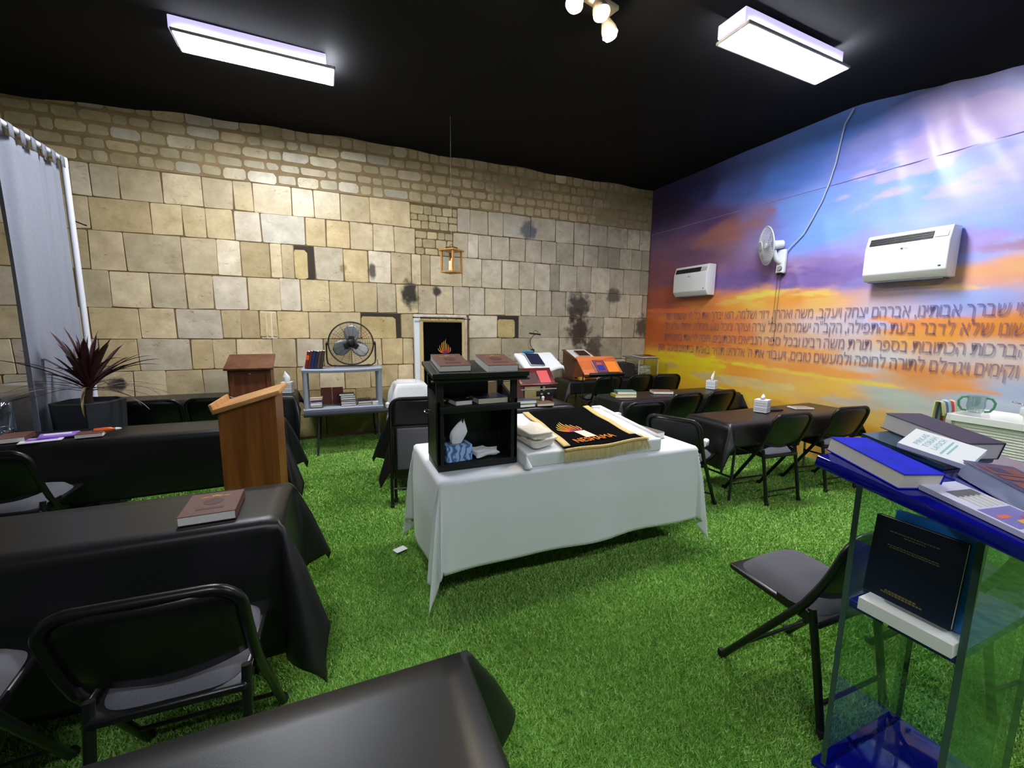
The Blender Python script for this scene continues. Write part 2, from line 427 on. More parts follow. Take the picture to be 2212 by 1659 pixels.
MB().box(((XL + W) / 2, D - 0.0005, 3.645), (W - XL, 0.004, 0.72)).build('lime_mortar', mat('lime_mortar', (158, 134, 96), rough=0.8, noise=0.25, nscale=5), wall_back, smooth=False)

ROWS = [
(2.932,3.282,[-2.536, -2.376, -2.131, -1.749, -1.368, -1.057, -0.847, -0.423, -0.173, 0.143, 0.514, 1.057, None, 1.737, 1.932, 2.217, 2.459, 2.931, 3.378, 3.726, 4.027, 4.388, 4.812, 5.086, 5.32]),
(2.578,2.932,[-2.575, -2.416, -1.877, -1.582, -1.354, -1.075, -0.786, -0.287, -0.043, 0.245, 0.545, 0.825, 1.119, None, 1.667, 1.894, 2.062, 2.273, 2.57, 2.84, 3.132, 3.408, 3.733, 3.922, 4.21, 4.42, 4.664, 4.925, 5.151, 5.32]),
(2.148,2.578,[-2.631, -2.46, -2.15, -1.619, -1.274, -1.026, -0.705, -0.577, (-0.437, 'n'), -0.198, 0.155, 0.467, 0.773, 1.058, 1.19, 1.328, 1.806, 2.114, 2.447, 2.737, 3.011, 3.29, 3.471, 3.806, 4.092, 4.479, 4.771, 5.133, 5.32]),
(1.734,2.148,[-2.609, -2.312, -1.952, -1.612, -1.339, -0.979, -0.62, -0.382, -0.04, 0.265, 0.574, 0.834, 1.141, 1.411, 1.666, 1.92, 2.163, 2.499, 2.781, 3.058, 3.331, 3.606, 3.899, 4.195, 4.498, 4.645, 4.928, 5.216, 5.32]),
(1.379,1.734,[-2.783, -2.534, -2.085, -1.745, -1.281, -1.077, -0.874, -0.676, -0.311, (0.343, 'n'), 0.888, 1.066, None, 1.911, (2.376, 'n'), 2.744, 3.485, 3.924, 4.382, 4.776, 5.058, 5.32]),
(1.000,1.379,[-2.86, -2.486, -2.131, -1.623, -1.399, -1.152, -0.749, -0.474, -0.143, 0.211, 0.613, 0.905, 1.058, None, 1.909, 2.45, 2.958, 3.497, 4.08, 4.793, 5.32]),
(0.678,1.000,[-2.935, -2.581, -2.206, -1.898, -1.526, -1.229, -0.928, -0.494, -0.217, 0.106, 0.444, 0.83, 1.05, None, 1.908, 2.348, 2.838, 3.355, 3.904, 4.388, 4.896, 5.32]),
]
_rs = random.Random(11)
STONE_COLS = [(226, 205, 162), (232, 212, 174), (222, 199, 155), (236, 219, 186), (228, 208, 166), (238, 223, 198), (220, 197, 152), (232, 214, 178), (225, 206, 170), (240, 226, 204)]
small_bm = MB(); _count = [0]
def stone_verts(x0, x1, z0, z1, dep, ch, rs):
    j = lambda a: rs.uniform(-a, a)
    wd, ht = x1 - x0, z1 - z0; c = min(ch, wd * 0.22, ht * 0.22)
    jj = min(0.007, 0.04 * min(wd, ht))
    pts = []
    for (px, pz, ax, az) in ((x0, z0, 1, 1), (x1, z0, -1, 1), (x1, z1, -1, -1), (x0, z1, 1, -1)):
        c1, c2 = c * rs.uniform(0.5, 1.6), c * rs.uniform(0.5, 1.6); ox, oz = j(jj), j(jj)
        a = (px + ax * c1 + ox, pz + oz); bq = (px + ox, pz + az * c2 + oz)
        pts += [bq, a] if (ax * az > 0) else [a, bq]
    return pts
def add_stone(x0, x1, z0, z1, col, dep=0.008, gap=0.003, ch=0.010, loose=None):
    pts = stone_verts(x0 + gap, x1 - gap, z0 + gap, z1 - gap, dep, ch, _rs)
    cx, cz = (x0 + x1) / 2, (z0 + z1) / 2; ins = min(0.006, (x1 - x0) * 0.1)
    b = MB() if loose is None else loose
    ba = [b.bm.verts.new((p[0], D + 0.004, p[1])) for p in pts]
    fr = []
    for p in pts:
        vx, vz = p[0] - cx, p[1] - cz; l = math.hypot(vx, vz)
        fr.append(b.bm.verts.new((p[0] - vx / l * ins, D - dep, p[1] - vz / l * ins)))
    n = len(pts)
    b.bm.faces.new(fr)
    for i in range(n): b.bm.faces.new((ba[i], ba[(i + 1) % n], fr[(i + 1) % n], fr[i]))
    if loose is not None: return
    o = b.build('stone', M_STONE, wall_back, smooth=False)
    c = lin(col); o.color = c
    _count[0] += 1
def tone(c, k=None):
    k = k or _rs.uniform(0.88, 1.04); return tuple(min(255, v * k) for v in c)
for ri, (zb, zt, xs) in enumerate(ROWS):
    # carry the course on to the left, behind the curtain
    xl = xs[0]; left = []
    while xl > -4.4:
        xl -= _rs.uniform(0.3, 0.55); left.append(xl)
    xs = left[::-1] + xs
    for a, b in zip(xs[:-1], xs[1:]):
        niche = isinstance(a, tuple); 
        if a is None: continue
        a0 = a[0] if niche else a
        if b is None:
            # gap in the course: two rows of small fill stones (or the ark opening in the low courses)
            nb = xs[xs.index(b) + 1]; nb = nb[0] if isinstance(nb, tuple) else nb
            if zb > 2.5:
                zz = zb
                while zz < zt - 0.03:
                    hh = min(_rs.uniform(0.08, 0.13), zt - zz); xx = a0
                    while xx < nb - 0.02:
                        ww = min(_rs.uniform(0.10, 0.2), nb - xx)
                        if nb - xx - ww < 0.05: ww = nb - xx
                        add_stone(xx, xx + ww, zz, zz + hh, tone((206, 190, 146)), 0.006, 0.003, 0.012); xx += ww
                    zz += hh
            else:
                pass
            continue
        b0 = b[0] if isinstance(b, tuple) else b
        base = _rs.choice(STONE_COLS)
        if niche:   # hollow in the printed wall: small darker stones set deeper
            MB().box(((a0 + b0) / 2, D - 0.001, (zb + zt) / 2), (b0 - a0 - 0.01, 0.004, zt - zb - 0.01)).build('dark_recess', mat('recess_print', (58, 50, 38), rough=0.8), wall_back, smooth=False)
            add_stone(a0, b0 - (0.06 if b0 - a0 > 0.3 else 0.08), zb, zt - 0.05, (212, 190, 138), 0.006, 0.003, 0.025)
            continue
        mid = (a0 + b0) / 2
        g_ = max(0.0, min(1.0, (mid - 0.8) / 2.6)); base = tuple(v * (1 - g_) + g_ * q for v, q in zip(base, (lambda m_: (m_ * 1.03, m_ * 0.995, m_ * 0.90))(sum(base) / 3 * 0.97)))
        if ri == 1 and abs(a0 + 0.786) < 0.01: base = (240, 232, 214)
        if (b0 - a0) > 0.42 and ri in (0,) and 0.1 < a0 < 0.2:
            add_stone(a0, b0, zb, (zb + zt) / 2, tone(base)); add_stone(a0, b0, (zb + zt) / 2, zt, tone(base)); continue
        add_stone(a0, b0, zb, zt, tone(base))
# carved capitals beside the dark niche, low ledge and footing course
for a, b in ((-0.874, -0.80), (-0.79, -0.745), (-0.735, -0.676)):
    add_stone(a, b, 1.40, 1.72, (226, 206, 160), 0.018, 0.003, 0.01)
for (z0, z1, wmin, wmax) in ((0.34, 0.678, 0.35, 0.6), (0.03, 0.34, 0.4, 0.7)):
    x = -4.5
    while x < W - 0.05:
        ww = min(_rs.uniform(wmin, wmax), W - 0.01 - x)
        if not (x + ww > 1.06 and x < 1.9 and z0 > 0.3): add_stone(x, x + ww, z0, z1, tone((196, 176, 128)))
        x += ww
# small rubble courses at the top: the largest as stones, the rest joined
top_rows = [(3.282, 3.43), (3.43, 3.555), (3.555, 3.70), (3.70, 3.83), (3.83, 3.985)]
items = []
for k, (z0, z1) in enumerate(top_rows):
    x = -4.5 + 0.05 * k
    while x < W - 0.04:
        ww = _rs.uniform(0.12, 0.34) if x < 1.0 else _rs.uniform(0.11, 0.23)
        ww = min(ww, W - 0.01 - x); dz = _rs.uniform(0, 0.02)
        items.append((x, x + ww, z0 + dz, z1 - _rs.uniform(0, 0.015), k)); x += ww
vis = [t for t in items if t[0] > -2.9]
vis.sort(key=lambda t: -(t[1] - t[0]) * (t[3] - t[2]))
room = max(0, 298 - _count[0])
keep = set(vis[:room])
for t in items:
    warm = t[0] < 0.3
    base = _rs.choice([(222, 204, 162), (230, 216, 180), (212, 192, 150), (238, 228, 204)] if warm else [(206, 196, 166), (216, 208, 182), (196, 184, 154), (224, 216, 194)])
    if t in keep: add_stone(t[0], t[1], t[2], t[3], tone(base), 0.008, 0.007 if not warm else 0.005, 0.025)
    else: add_stone(t[0], t[1], t[2], t[3], base, 0.007, 0.007, 0.02, loose=small_bm)
so = small_bm.build('small_stones', M_STONE, wall_back, smooth=False); so.color = lin((196, 182, 146)); so['kind'] = 'stuff'
# ---------------------------------------------------------------- sky mural wall
MUR = [(5.75,3.56,60,45,80),(5.27,3.66,60,60,120),(4.44,3.56,85,105,185),(3.77,3.48,85,125,215),(3.27,3.72,85,125,220),(2.81,3.55,140,145,225),(2.26,3.50,190,170,240),(1.98,3.61,150,150,220),(1.89,2.83,150,160,240),(2.54,2.93,130,160,250),(3.26,2.71,120,160,250),(4.04,3.04,135,115,165),(4.69,2.98,150,100,105),(5.18,2.65,115,80,110),(5.65,2.41,130,80,95),(5.74,2.11,160,80,60),(4.31,2.28,120,90,150),(3.36,2.19,125,105,175),(2.86,2.09,130,120,190),(3.94,2.00,255,185,80),(4.28,1.96,250,150,60),(4.84,1.95,215,130,70),(3.07,1.93,245,180,100),(3.50,1.98,240,150,70),(5.08,1.63,200,110,50),(5.79,1.47,190,95,45),(3.58,1.58,215,165,120),(3.04,1.63,205,190,200),(2.60,1.68,190,185,220),(1.91,1.84,150,165,230),(1.81,2.19,140,160,235),(1.88,2.04,225,160,130),(1.69,2.10,235,165,110),(2.04,1.55,235,150,60),(1.61,1.62,225,140,60),(2.46,1.52,225,165,90),(4.24,1.50,220,130,70),(5.03,1.04,240,190,40),(5.75,0.90,235,190,35),(5.83,0.47,215,150,35),(4.19,1.04,230,150,50),(3.24,1.05,232,160,95),(3.80,0.64,235,185,80),(3.07,0.93,235,180,80),(2.56,1.29,205,200,200),(2.32,0.93,175,185,175),(1.81,0.97,165,180,195),(1.60,1.08,165,180,205),(2.94,0.67,200,165,110),(2.56,0.54,205,165,85),(3.01,0.43,200,150,60),(1.95,1.08,225,150,80),(2.19,1.14,215,150,90),(1.86,1.39,200,190,190),(1.59,1.28,205,190,185),(1.93,2.45,130,155,245),(3.61,3.05,115,150,245),(2.29,2.26,140,160,240),
       (0.5,3.2,170,165,240),(0.5,2.4,140,160,240),(0.5,1.6,200,170,170),(0.5,0.8,165,180,200),(-2,3,150,160,240),(-2,1.2,190,180,190),(4.9,3.2,95,70,120)]
# cloud streaks: (y, z, half length, half height, rise per metre, colour, strength)
STREAKS = [(4.0,2.24,1.2,0.10,-0.02,(112,88,152),0.85),(3.2,2.17,0.55,0.10,0.0,(124,100,172),0.7),(5.2,2.30,0.5,0.10,0,(104,72,108),0.6),
           (3.95,2.02,0.45,0.045,0.05,(255,200,90),0.95),(4.55,1.94,0.35,0.035,0.1,(250,180,90),0.8),(3.3,1.99,0.40,0.04,-0.03,(255,195,100),0.9),(3.6,1.95,0.4,0.04,0,(245,150,60),0.8),
           (1.75,2.09,0.40,0.04,-0.12,(238,170,120),0.75),(2.05,1.98,0.25,0.03,-0.1,(240,190,120),0.7),(1.7,1.63,0.9,0.06,-0.02,(236,140,56),0.9),(2.3,1.56,0.4,0.05,0,(232,150,70),0.8),
           (4.9,1.22,1.0,0.05,-0.02,(236,150,44),0.8),(4.6,1.10,1.0,0.03,-0.03,(250,210,40),0.9),(5.2,1.02,0.6,0.05,0,(246,204,36),0.85),(3.7,1.11,1.1,0.05,-0.035,(238,148,70),0.85),(3.3,1.02,1.0,0.025,-0.04,(250,196,70),0.9),
           (5.3,1.30,0.7,0.05,0,(206,96,40),0.7),(4.0,1.33,0.8,0.05,-0.03,(232,150,60),0.7),(2.7,1.20,0.6,0.04,-0.02,(226,150,70),0.6),(1.98,1.17,0.16,0.05,0.0,(216,140,70),0.9),(2.25,1.18,0.22,0.05,-0.05,(212,140,80),0.85),(1.85,1.04,0.2,0.04,0,(232,150,70),0.9),
           (5.55,0.93,0.2,0.05,-0.1,(170,160,120),0.6),(4.8,0.82,0.4,0.06,-0.1,(172,168,140),0.6),(5.0,0.70,0.8,0.06,0,(226,170,40),0.8),(3.9,0.80,0.7,0.07,-0.05,(208,190,130),0.7),(4.1,0.60,0.7,0.06,-0.1,(240,196,60),0.7),(3.2,0.52,0.7,0.10,-0.1,(204,146,50),0.7),(2.6,0.44,0.6,0.09,-0.1,(196,140,50),0.7),
           (5.6,1.86,0.4,0.05,0,(228,110,50),0.8),(5.4,1.72,0.5,0.06,0,(214,120,54),0.6),(2.15,2.42,0.4,0.10,-0.05,(170,130,190),0.6),(1.75,2.28,0.3,0.06,-0.05,(160,110,150),0.55),(2.9,2.5,0.5,0.12,-0.05,(150,140,220),0.5),
           (4.6,2.95,0.5,0.14,0.1,(158,104,100),0.6),(2.2,3.35,0.8,0.22,0.35,(196,172,238),0.7),(1.9,2.95,0.5,0.12,0.3,(186,170,240),0.6),(1.6,1.25,0.5,0.06,0,(226,176,140),0.6),(1.7,0.75,1.0,0.08,0,(176,180,176),0.6)]
def mural(y, z):
    wy = fbm(y * 1.1, z * 2.6, 40, 5); wz = fbm(y * 1.3 + 40, z * 3.0, 50, 5)
    Y, Z = y + wy * 0.55, z + wz * 0.20
    num = np.zeros(y.shape + (3,)); den = np.zeros(y.shape)
    for (cy, cz, r, g, b) in MUR:
        d2 = ((Y - cy) / 0.95) ** 2 + ((Z - cz) / 0.42) ** 2
        wgt = 1.0 / (d2 + 0.02) ** 2.2
        num += wgt[..., None] * np.array(lin((r, g, b))[:3]); den += wgt
    col = num / den[..., None]
    f = fbm(y * 2.1 + 7, z * 9.0, 60, 5)
    for k, (cy, cz, a, h, rise, rgb, st) in enumerate(STREAKS):
        zz = (z - cz - rise * -(y - cy)) / h; yy = (y - cy) / a
        d = np.sqrt(yy ** 2 + zz ** 2) + 2.2 * fbm(y * 3.6 + k * 3.3, z * 11 + k * 1.7, 70 + k, 6)
        m = np.clip((1.2 - d) / 0.4, 0, 1); m = m * m * (3 - 2 * m) * st
        col = col * (1 - m[..., None]) + m[..., None] * np.array(lin(rgb)[:3])
    col *= (1 + 0.16 * f)[..., None]
    fine = fbm(y * 6.0 + 3, z * 22.0, 120, 4); col *= (1 + 0.22 * fine)[..., None]
    return np.clip(col * 1.22, 0, 0.92)
def sky_wall():
    ys = np.concatenate([np.arange(YB, 1.2, 0.10), np.arange(1.2, D + 0.02, 0.021)]); zs = np.linspace(0, 4.15, 190)
    Y, Z = np.meshgrid(ys, zs)
    col = mural(Y, Z)
    # the hung vinyl is pulled: shallow creases fanning out below the ceiling and round the fan bracket
    ph = (Y - 0.42 * (Z - 3.2)) * 9.0 + 3 * fbm(Y * 1.4, Z * 0.8, 90, 3)
    cre = (np.abs(np.sin(ph)) ** 3) * np.clip((Z - 2.45) / 0.9, 0, 1) * np.clip((3.1 - Y) / 0.7, 0, 1) * 0.016
    cre += 0.010 * np.exp(-((Y - 3.55 + 0.35 * (2.3 - Z)) / 0.05) ** 2) * np.clip((2.4 - Z) / 0.1, 0, 1) * np.clip((Z - 1.7) / 0.5, 0, 1)
    cre += 0.008 * np.exp(-((Y - 3.30 + 0.28 * (2.9 - Z)) / 0.08) ** 2) * np.clip((Z - 2.0) / 0.4, 0, 1) * np.clip((3.3 - Z) / 0.4, 0, 1)
    seam = 0.004 * np.exp(-((Z - 3.21) / 0.012) ** 2)
    X = W - cre - seam + 0.006 * fbm(Y * 0.9, Z * 0.7, 95, 3)
    b = MB(); b.grid([[(X[i, j], Y[i, j], Z[i, j]) for j in range(len(ys))] for i in range(len(zs))])
    o = struct(b.build('wall_right', vcol('sky_mural_print', 0.38), ang=180))
    nv = len(o.data.vertices); c4 = np.ones((nv, 4), np.float32); c4[:, :3] = col.reshape(-1, 3)
    at = o.data.attributes.new('paint', 'FLOAT_COLOR', 'POINT'); at.data.foreach_set('color', c4.ravel())
    return o
wall_right = sky_wall()
MB().tube([(W - 0.005, -3.0, 3.21), (W - 0.005, 0.0, 3.21), (W - 0.012, 1.2, 3.215), (W - 0.012, 2.6, 3.205), (W - 0.003, 4.4, 3.21), (W - 0.001, 6.2, 3.21)], 0.0045, 6).build('seam', mat('seam_lavender', (150, 150, 206), rough=0.5), wall_right)
def glyph(ch, cache={}):
    if ch not in cache:
        if ch == 'ד':
            cache[ch] = [[(0.02, 0.46), (0.50, 0.46), (0.50, 0.545), (0.02, 0.545)], [(0.345, 0.0), (0.435, 0.0), (0.435, 0.46), (0.345, 0.46)]]
        else:
            cu = bpy.data.curves.new('glyph', 'FONT'); cu.body = ch; cu.resolution_u = 4
            tmp = bpy.data.objects.new('glyph', cu); C.objects.link(tmp); bpy.context.view_layer.update()
            me = bpy.data.meshes.new_from_object(tmp.evaluated_get(bpy.context.evaluated_depsgraph_get()))
            cache[ch] = [[(me.vertices[i].co.x, me.vertices[i].co.y) for i in p.vertices] for p in me.polygons]
            bpy.data.objects.remove(tmp); bpy.data.curves.remove(cu); bpy.data.meshes.remove(me)
    return cache[ch]
def heb_line(s, z, y0, y1):
    # set right to left; y0 is the right-hand end of the line on the wall
    polys = []; x = 0.0
    for ch in s:
        if ch == ' ': x += 0.24; continue
        g = glyph(ch); lo = min(p[0] for q in g for p in q); hi = max(p[0] for q in g for p in q)
        polys += [[(x + (hi - p[0]), p[1]) for p in q] for q in g]; x += hi - lo + 0.085
    k = (y1 - y0) / x; b = MB(); kz = 0.19
    for q in polys:
        vs = [b.bm.verts.new((W - 0.016, y0 + p[0] * k, z - 0.05 + p[1] * kz)) for p in q]
        try: b.bm.faces.new(vs)
        except ValueError: pass
    b.build('lettering', M_INK, wall_right, smooth=False)
M_INK = ink('purple_ink', (96, 70, 124), 0.62)
LINES = ['מי שברך אבותינו, אברהם יצחק ויעקב, משה ואהרן, דוד ושלמה, הוא יברך את כל מי ששומר פיו',
         'ולשונו שלא לדבר בעת התפילה, הקב"ה ישמרהו מכל צרה וצוקה ומכל נגע ומחלה, ויחולו עליו כל',
         'הברכות הכתובות בספר תורת משה רבינו ובכל ספרי הנביאים והכתובים, ויזכה לראות בנים חיים',
         "וקימים ויגדלם לתורה לחופה ולמעשים טובים, ויעבוד את ה' אלוהינו תמיד באמת ובתמים ונאמר אמן"]
for k, (s, z, y0, y1) in enumerate(zip(LINES, (1.755, 1.585, 1.405, 1.228), (1.55, 1.47, 1.52, 1.56), (5.70, 5.72, 5.72, 5.86))):
    heb_line(s, z, y0, y1)

# ================================================================== lamps on the ceiling
M_LEDFACE = glow('led_diffuser', (244, 249, 255), LED_STRENGTH)
M_LEDREAR = glow('led_diffuser_rear', (242, 248, 255), REAR_STRENGTH)
M_ADDEDGLOW = mat('added_glow_lavender', (200, 196, 214), rough=0.4, emit=(196, 186, 235), estr=0.75)  # self-glowing lavender standing in for a ghost band of light
M_LEDFRAME = mat('led_frame', (190, 190, 196), rough=0.4)
def led(x, y, z, l, wd, rot, label, face):
    t = thing('led_panel', label, 'ceiling light', (x, y, z), rot, 'white LED ceiling panels')
    MB().box((0, 0, -0.006), (l - 0.03, wd - 0.03, 0.006)).build('diffuser', face, t)
    b = MB()
    for sx in (-1, 1): b.box((sx * (l / 2 - 0.0075), 0, 0.003), (0.015, wd, 0.022), bev=0.003)
    for sy in (-1, 1): b.box((0, sy * (wd / 2 - 0.0075), 0.003), (l, 0.015, 0.022), bev=0.003)
    b.build('frame', M_LEDFRAME, t)
    MB().box((-0.045, 0, 0.065), (l - 0.06, wd - 0.05, 0.10), bev=0.006).build('added_glow_box', M_ADDEDGLOW, t)  # added box, no real fixture part: glows as the pale band above the panel
    MB().box((-0.045, 0, H - z - 0.01 if H - z < 0.14 else 0.125), (l * 0.8, wd * 0.5, 0.02)).build('mounting_plate', M_LEDFRAME, t)
    return t
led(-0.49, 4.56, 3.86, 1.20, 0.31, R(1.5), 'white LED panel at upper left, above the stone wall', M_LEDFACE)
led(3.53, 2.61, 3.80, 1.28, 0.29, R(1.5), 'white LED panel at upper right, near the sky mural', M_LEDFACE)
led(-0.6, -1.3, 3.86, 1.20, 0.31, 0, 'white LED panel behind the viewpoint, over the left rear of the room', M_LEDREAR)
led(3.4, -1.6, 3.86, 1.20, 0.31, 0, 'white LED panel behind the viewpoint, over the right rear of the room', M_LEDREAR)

def spotlight():
    t = thing('ceiling_spotlight', 'warm three-bulb ceiling spotlight bar between the two LED panels', 'spotlight', (1.80, 2.84, H - 0.10), R(12))
    wh = mat('spot_white_metal', (214, 200, 176), rough=0.4)
    MB().box((0, 0, 0.0), (0.44, 0.10, 0.03), bev=0.006).build('base_plate', wh, t); MB().tube([(0, 0, 0.0), (0, 0, 0.09)], 0.02, 12).build('ceiling_stem', wh, t)
    for k, (x, y) in enumerate(((-0.18, -0.03), (0.0, -0.05), (0.18, 0.04))):
        d = Vector(((-0.35, 0.0, 0.35)[k], (-0.1, -0.45, -0.2)[k], -1)).normalized()
        q = d.to_track_quat('Z', 'Y').to_matrix().to_4x4()
        M = Matrix.Translation((x, y, -0.055)) @ q
        hd = MB().lathe([(0.022, -0.02), (0.034, 0.0), (0.056, 0.06), (0.060, 0.10), (0.056, 0.10), (0.050, 0.06), (0.03, 0.01)], 20, M, cap=False).build('spot_head', wh, t)
        MB().tube([(x, y, 0.0), (x, y, -0.05)], 0.008).build('stem', wh, hd)
        MB().lathe([(0.006, 0.03), (0.042, 0.06), (0.052, 0.090), (0.044, 0.120), (0.010, 0.135)], 18, M).build('bulb', glow('spot_bulb', (255, 240, 212), SPOT_STRENGTH), hd)
spotlight()

# ================================================================== tables and cloths
def folding_table(label, x0, x1, y0, y1, top=0.735, legs=True, group='folding tables', inset=0.13, legm=None, inr=None, iny=0.055):
    t = thing('folding_table', label, 'table', ((x0 + x1) / 2, (y0 + y1) / 2, 0), 0, group)
    L, Wd = x1 - x0, y1 - y0
    MB().box((0, 0, top - 0.02), (L, Wd, 0.04), bev=0.012).build('tabletop', M_TABLETOP, t)
    legm = legm or mat('dark_leg_metal', (62, 64, 66), rough=0.4, metal=0.5)
    i0 = inset
    for sx in (-1, 1):
        inset = inr if (inr is not None and sx > 0) else i0
        for sy in (-1, 1):
            MB().tube([(sx * (L / 2 - inset - 0.03), sy * (Wd / 2 - iny), top - 0.03), (sx * (L / 2 - inset), sy * (Wd / 2 - iny), 0.0)], 0.0125, 10).build('leg', legm if sx < 0 or inr is None else M_LEGMETAL, t)
        MB().tube([(sx * (L / 2 - inset - 0.02), -Wd / 2 + iny, 0.22), (sx * (L / 2 - inset - 0.02), Wd / 2 - iny, 0.22)], 0.010, 8).build('crossbar', legm, t)
    return t
def tablecloth(label, x0, x1, y0, y1, m, T=0.745, ox=(0.4, 0.4), oy=(0.4, 0.4), seed=0, group='black tablecloths', bulge=0.30, wave=0.05, name='tablecloth', step=0.03, tip=1.0, folds=0.08, rigid=0.8, lobes=8):
    rs = random.Random(seed); ph = [rs.uniform(0, 6.28) for _ in range(8)]
    L, Wd = x1 - x0, y1 - y0
    def axis(a, b, lo, hi):
        n0 = max(4, int(lo / step)); n1 = max(6, int((b - a) / (step * 2))); n2 = max(4, int(hi / step))
        return [a - lo + lo * i / n0 for i in range(n0)] + [a + (b - a) * i / n1 for i in range(n1)] + [b + hi * i / n2 for i in range(n2 + 1)]
    us, vs = axis(-L / 2, L / 2, *ox), axis(-Wd / 2, Wd / 2, *oy)
    def P(u, v):
        ax = max(0.0, abs(u) - L / 2); by = max(0.0, abs(v) - Wd / 2)
        sx, sy = (1 if u >= 0 else -1), (1 if v >= 0 else -1)
        cx, cy = max(-L / 2, min(L / 2, u)), max(-Wd / 2, min(Wd / 2, v))
        if ax == 0 and by == 0: return (cx, cy, T)
        r = math.hypot(ax, by); th = math.atan2(by, ax)
        rr = 0.02
        if r < rr:
            out = rr * math.sin(min(1, r / rr) * PI / 2) * 0.8; drop = rr * (1 - math.cos(min(1, r / rr) * PI / 2)) * 0.8
        else:
            out = 0.016; drop = r - rr * 0.4
        along = cy if by == 0 else cx
        fade = min(1, r / 0.25)
        if ax == 0 or by == 0:
            k = 0.5 * (math.sin(along * 6.3 + ph[0]) + 0.6 * math.sin(along * 11 + ph[1]))
            out += wave * drop * (0.35 + k) + 0.02 * fade
        else:
            s2 = math.sin(2 * th)
            edge = wave * drop * 0.4 + 0.02 * fade
            out += edge + r * (bulge * s2 ** 0.8 + folds * (0.5 - 0.5 * math.cos(lobes * th)) * s2 ** 0.5)
            hang = r * (1 - (1 - 0.90 * tip) * s2)
            drop = math.sqrt(max((hang * 0.98) ** 2 - (out * rigid) ** 2, 0.0004))
        dx, dy = math.cos(th) * sx, math.sin(th) * sy
        z = T - drop
        if z < 0.022:
            e = 0.022 - z; out += e * 0.55; z = 0.022 + 0.012 * abs(math.sin(e * 30 + th * 3))
        return (cx + dx * out, cy + dy * out, z)
    b = MB(); b.grid([[P(u, v) for v in vs] for u in us])
    o = b.build(name, m, None, ang=180, thick=0.0015)
    o.location = ((x0 + x1) / 2, (y0 + y1) / 2, 0)
    return tag(o, label, 'tablecloth', group)

folding_table('folding table under the black cloth in the near foreground', -1.57, 0.26, 0.46, 0.94)
tablecloth('black cloth on the nearest table at the bottom edge', -1.57, 0.26, 0.46, 0.94, M_BLACKCLOTH, ox=(0.3, 0.40), oy=(0.3, 0.42), seed=1, bulge=0.42)
folding_table('folding table under the black cloth with one brown book', -2.09, -0.26, 1.95, 2.40)
tablecloth('black cloth on left table holding one brown book', -2.09, -0.26, 1.95, 2.40, M_BLACKCLOTH, ox=(0.3, 0.50), oy=(0.62, 0.42), seed=2, bulge=0.26)
folding_table('folding table under the black cloth in front of the potted plant', -2.28, -0.47, 3.82, 4.23)
tablecloth('black cloth on left table in front of the potted plant', -2.28, -0.47, 3.82, 4.23, M_BLACKCLOTH, ox=(0.10, 0.50), oy=(0.46, 0.44), seed=3, bulge=0.26)
folding_table('white-clothed central folding table, largest in the room', 0.49, 2.31, 2.12, 2.86, inset=0.30, iny=0.30)
tablecloth('white cloth draped over the central table to the grass', 0.49, 2.31, 2.12, 2.86, M_WHITECLOTH, T=0.752, ox=(0.56, 0.53), oy=(0.53, 0.56), seed=4, bulge=0.0, wave=0.05, folds=0.11, tip=1.06, rigid=0.3, lobes=12, group='white tablecloths', step=0.02)
folding_table('folding table by the sky mural with two backs of chairs in front', 3.14, 4.93, 2.52, 2.98, inr=0.06)
tablecloth('black cloth on right table with the tissue box between two thin books', 3.14, 4.93, 2.52, 2.98, M_BLACKCLOTH, ox=(0.42, 0.30), oy=(0.215, 0.52), seed=5, bulge=0.26)
folding_table('folding table by the sky mural in the middle row on the right', 2.97, 4.86, 3.80, 4.28)
tablecloth('black cloth on right middle-row table with stacked books at its end', 2.97, 4.86, 3.80, 4.28, M_BLACKCLOTH, ox=(0.45, 0.35), oy=(0.215, 0.55), seed=6, bulge=0.26)
folding_table('folding table in the far right corner under clear and wooden boxes', 3.30, 5.12, 5.50, 5.96)
tablecloth('black cloth on far right corner table under the wooden lectern box', 3.30, 5.12, 5.50, 5.96, M_BLACKCLOTH, ox=(0.62, 0.12), oy=(0.215, 0.18), seed=7, bulge=0.26)
folding_table('folding table behind the central table, partly hidden by the black bookstand', 0.52, 2.32, 3.82, 4.25)
tablecloth('black cloth on table behind the bookstand with red stand on it', 0.52, 2.32, 3.82, 4.25, M_BLACKCLOTH, ox=(0.55, 0.4), oy=(0.45, 0.45), seed=8, bulge=0.30)
folding_table('folding table along the stone wall under the wooden lockbox', -2.25, -0.48, 5.44, 5.92)
tablecloth('black cloth on table along stone wall under the wooden lockbox', -2.25, -0.48, 5.44, 5.92, M_BLACKCLOTH, ox=(0.3, 0.18), oy=(0.6, 0.2), seed=9, bulge=0.24)
bench = folding_table('low dark grey table carrying the grey shelf unit by the wall', -0.375, 0.61, 5.30, 6.19, top=0.53, group='folding tables')
for c in kids(bench):
    c.data = c.data.copy(); c.data.materials.clear(); c.data.materials.append(mat('bench_dark_plastic', (52, 54, 62), rough=0.45))

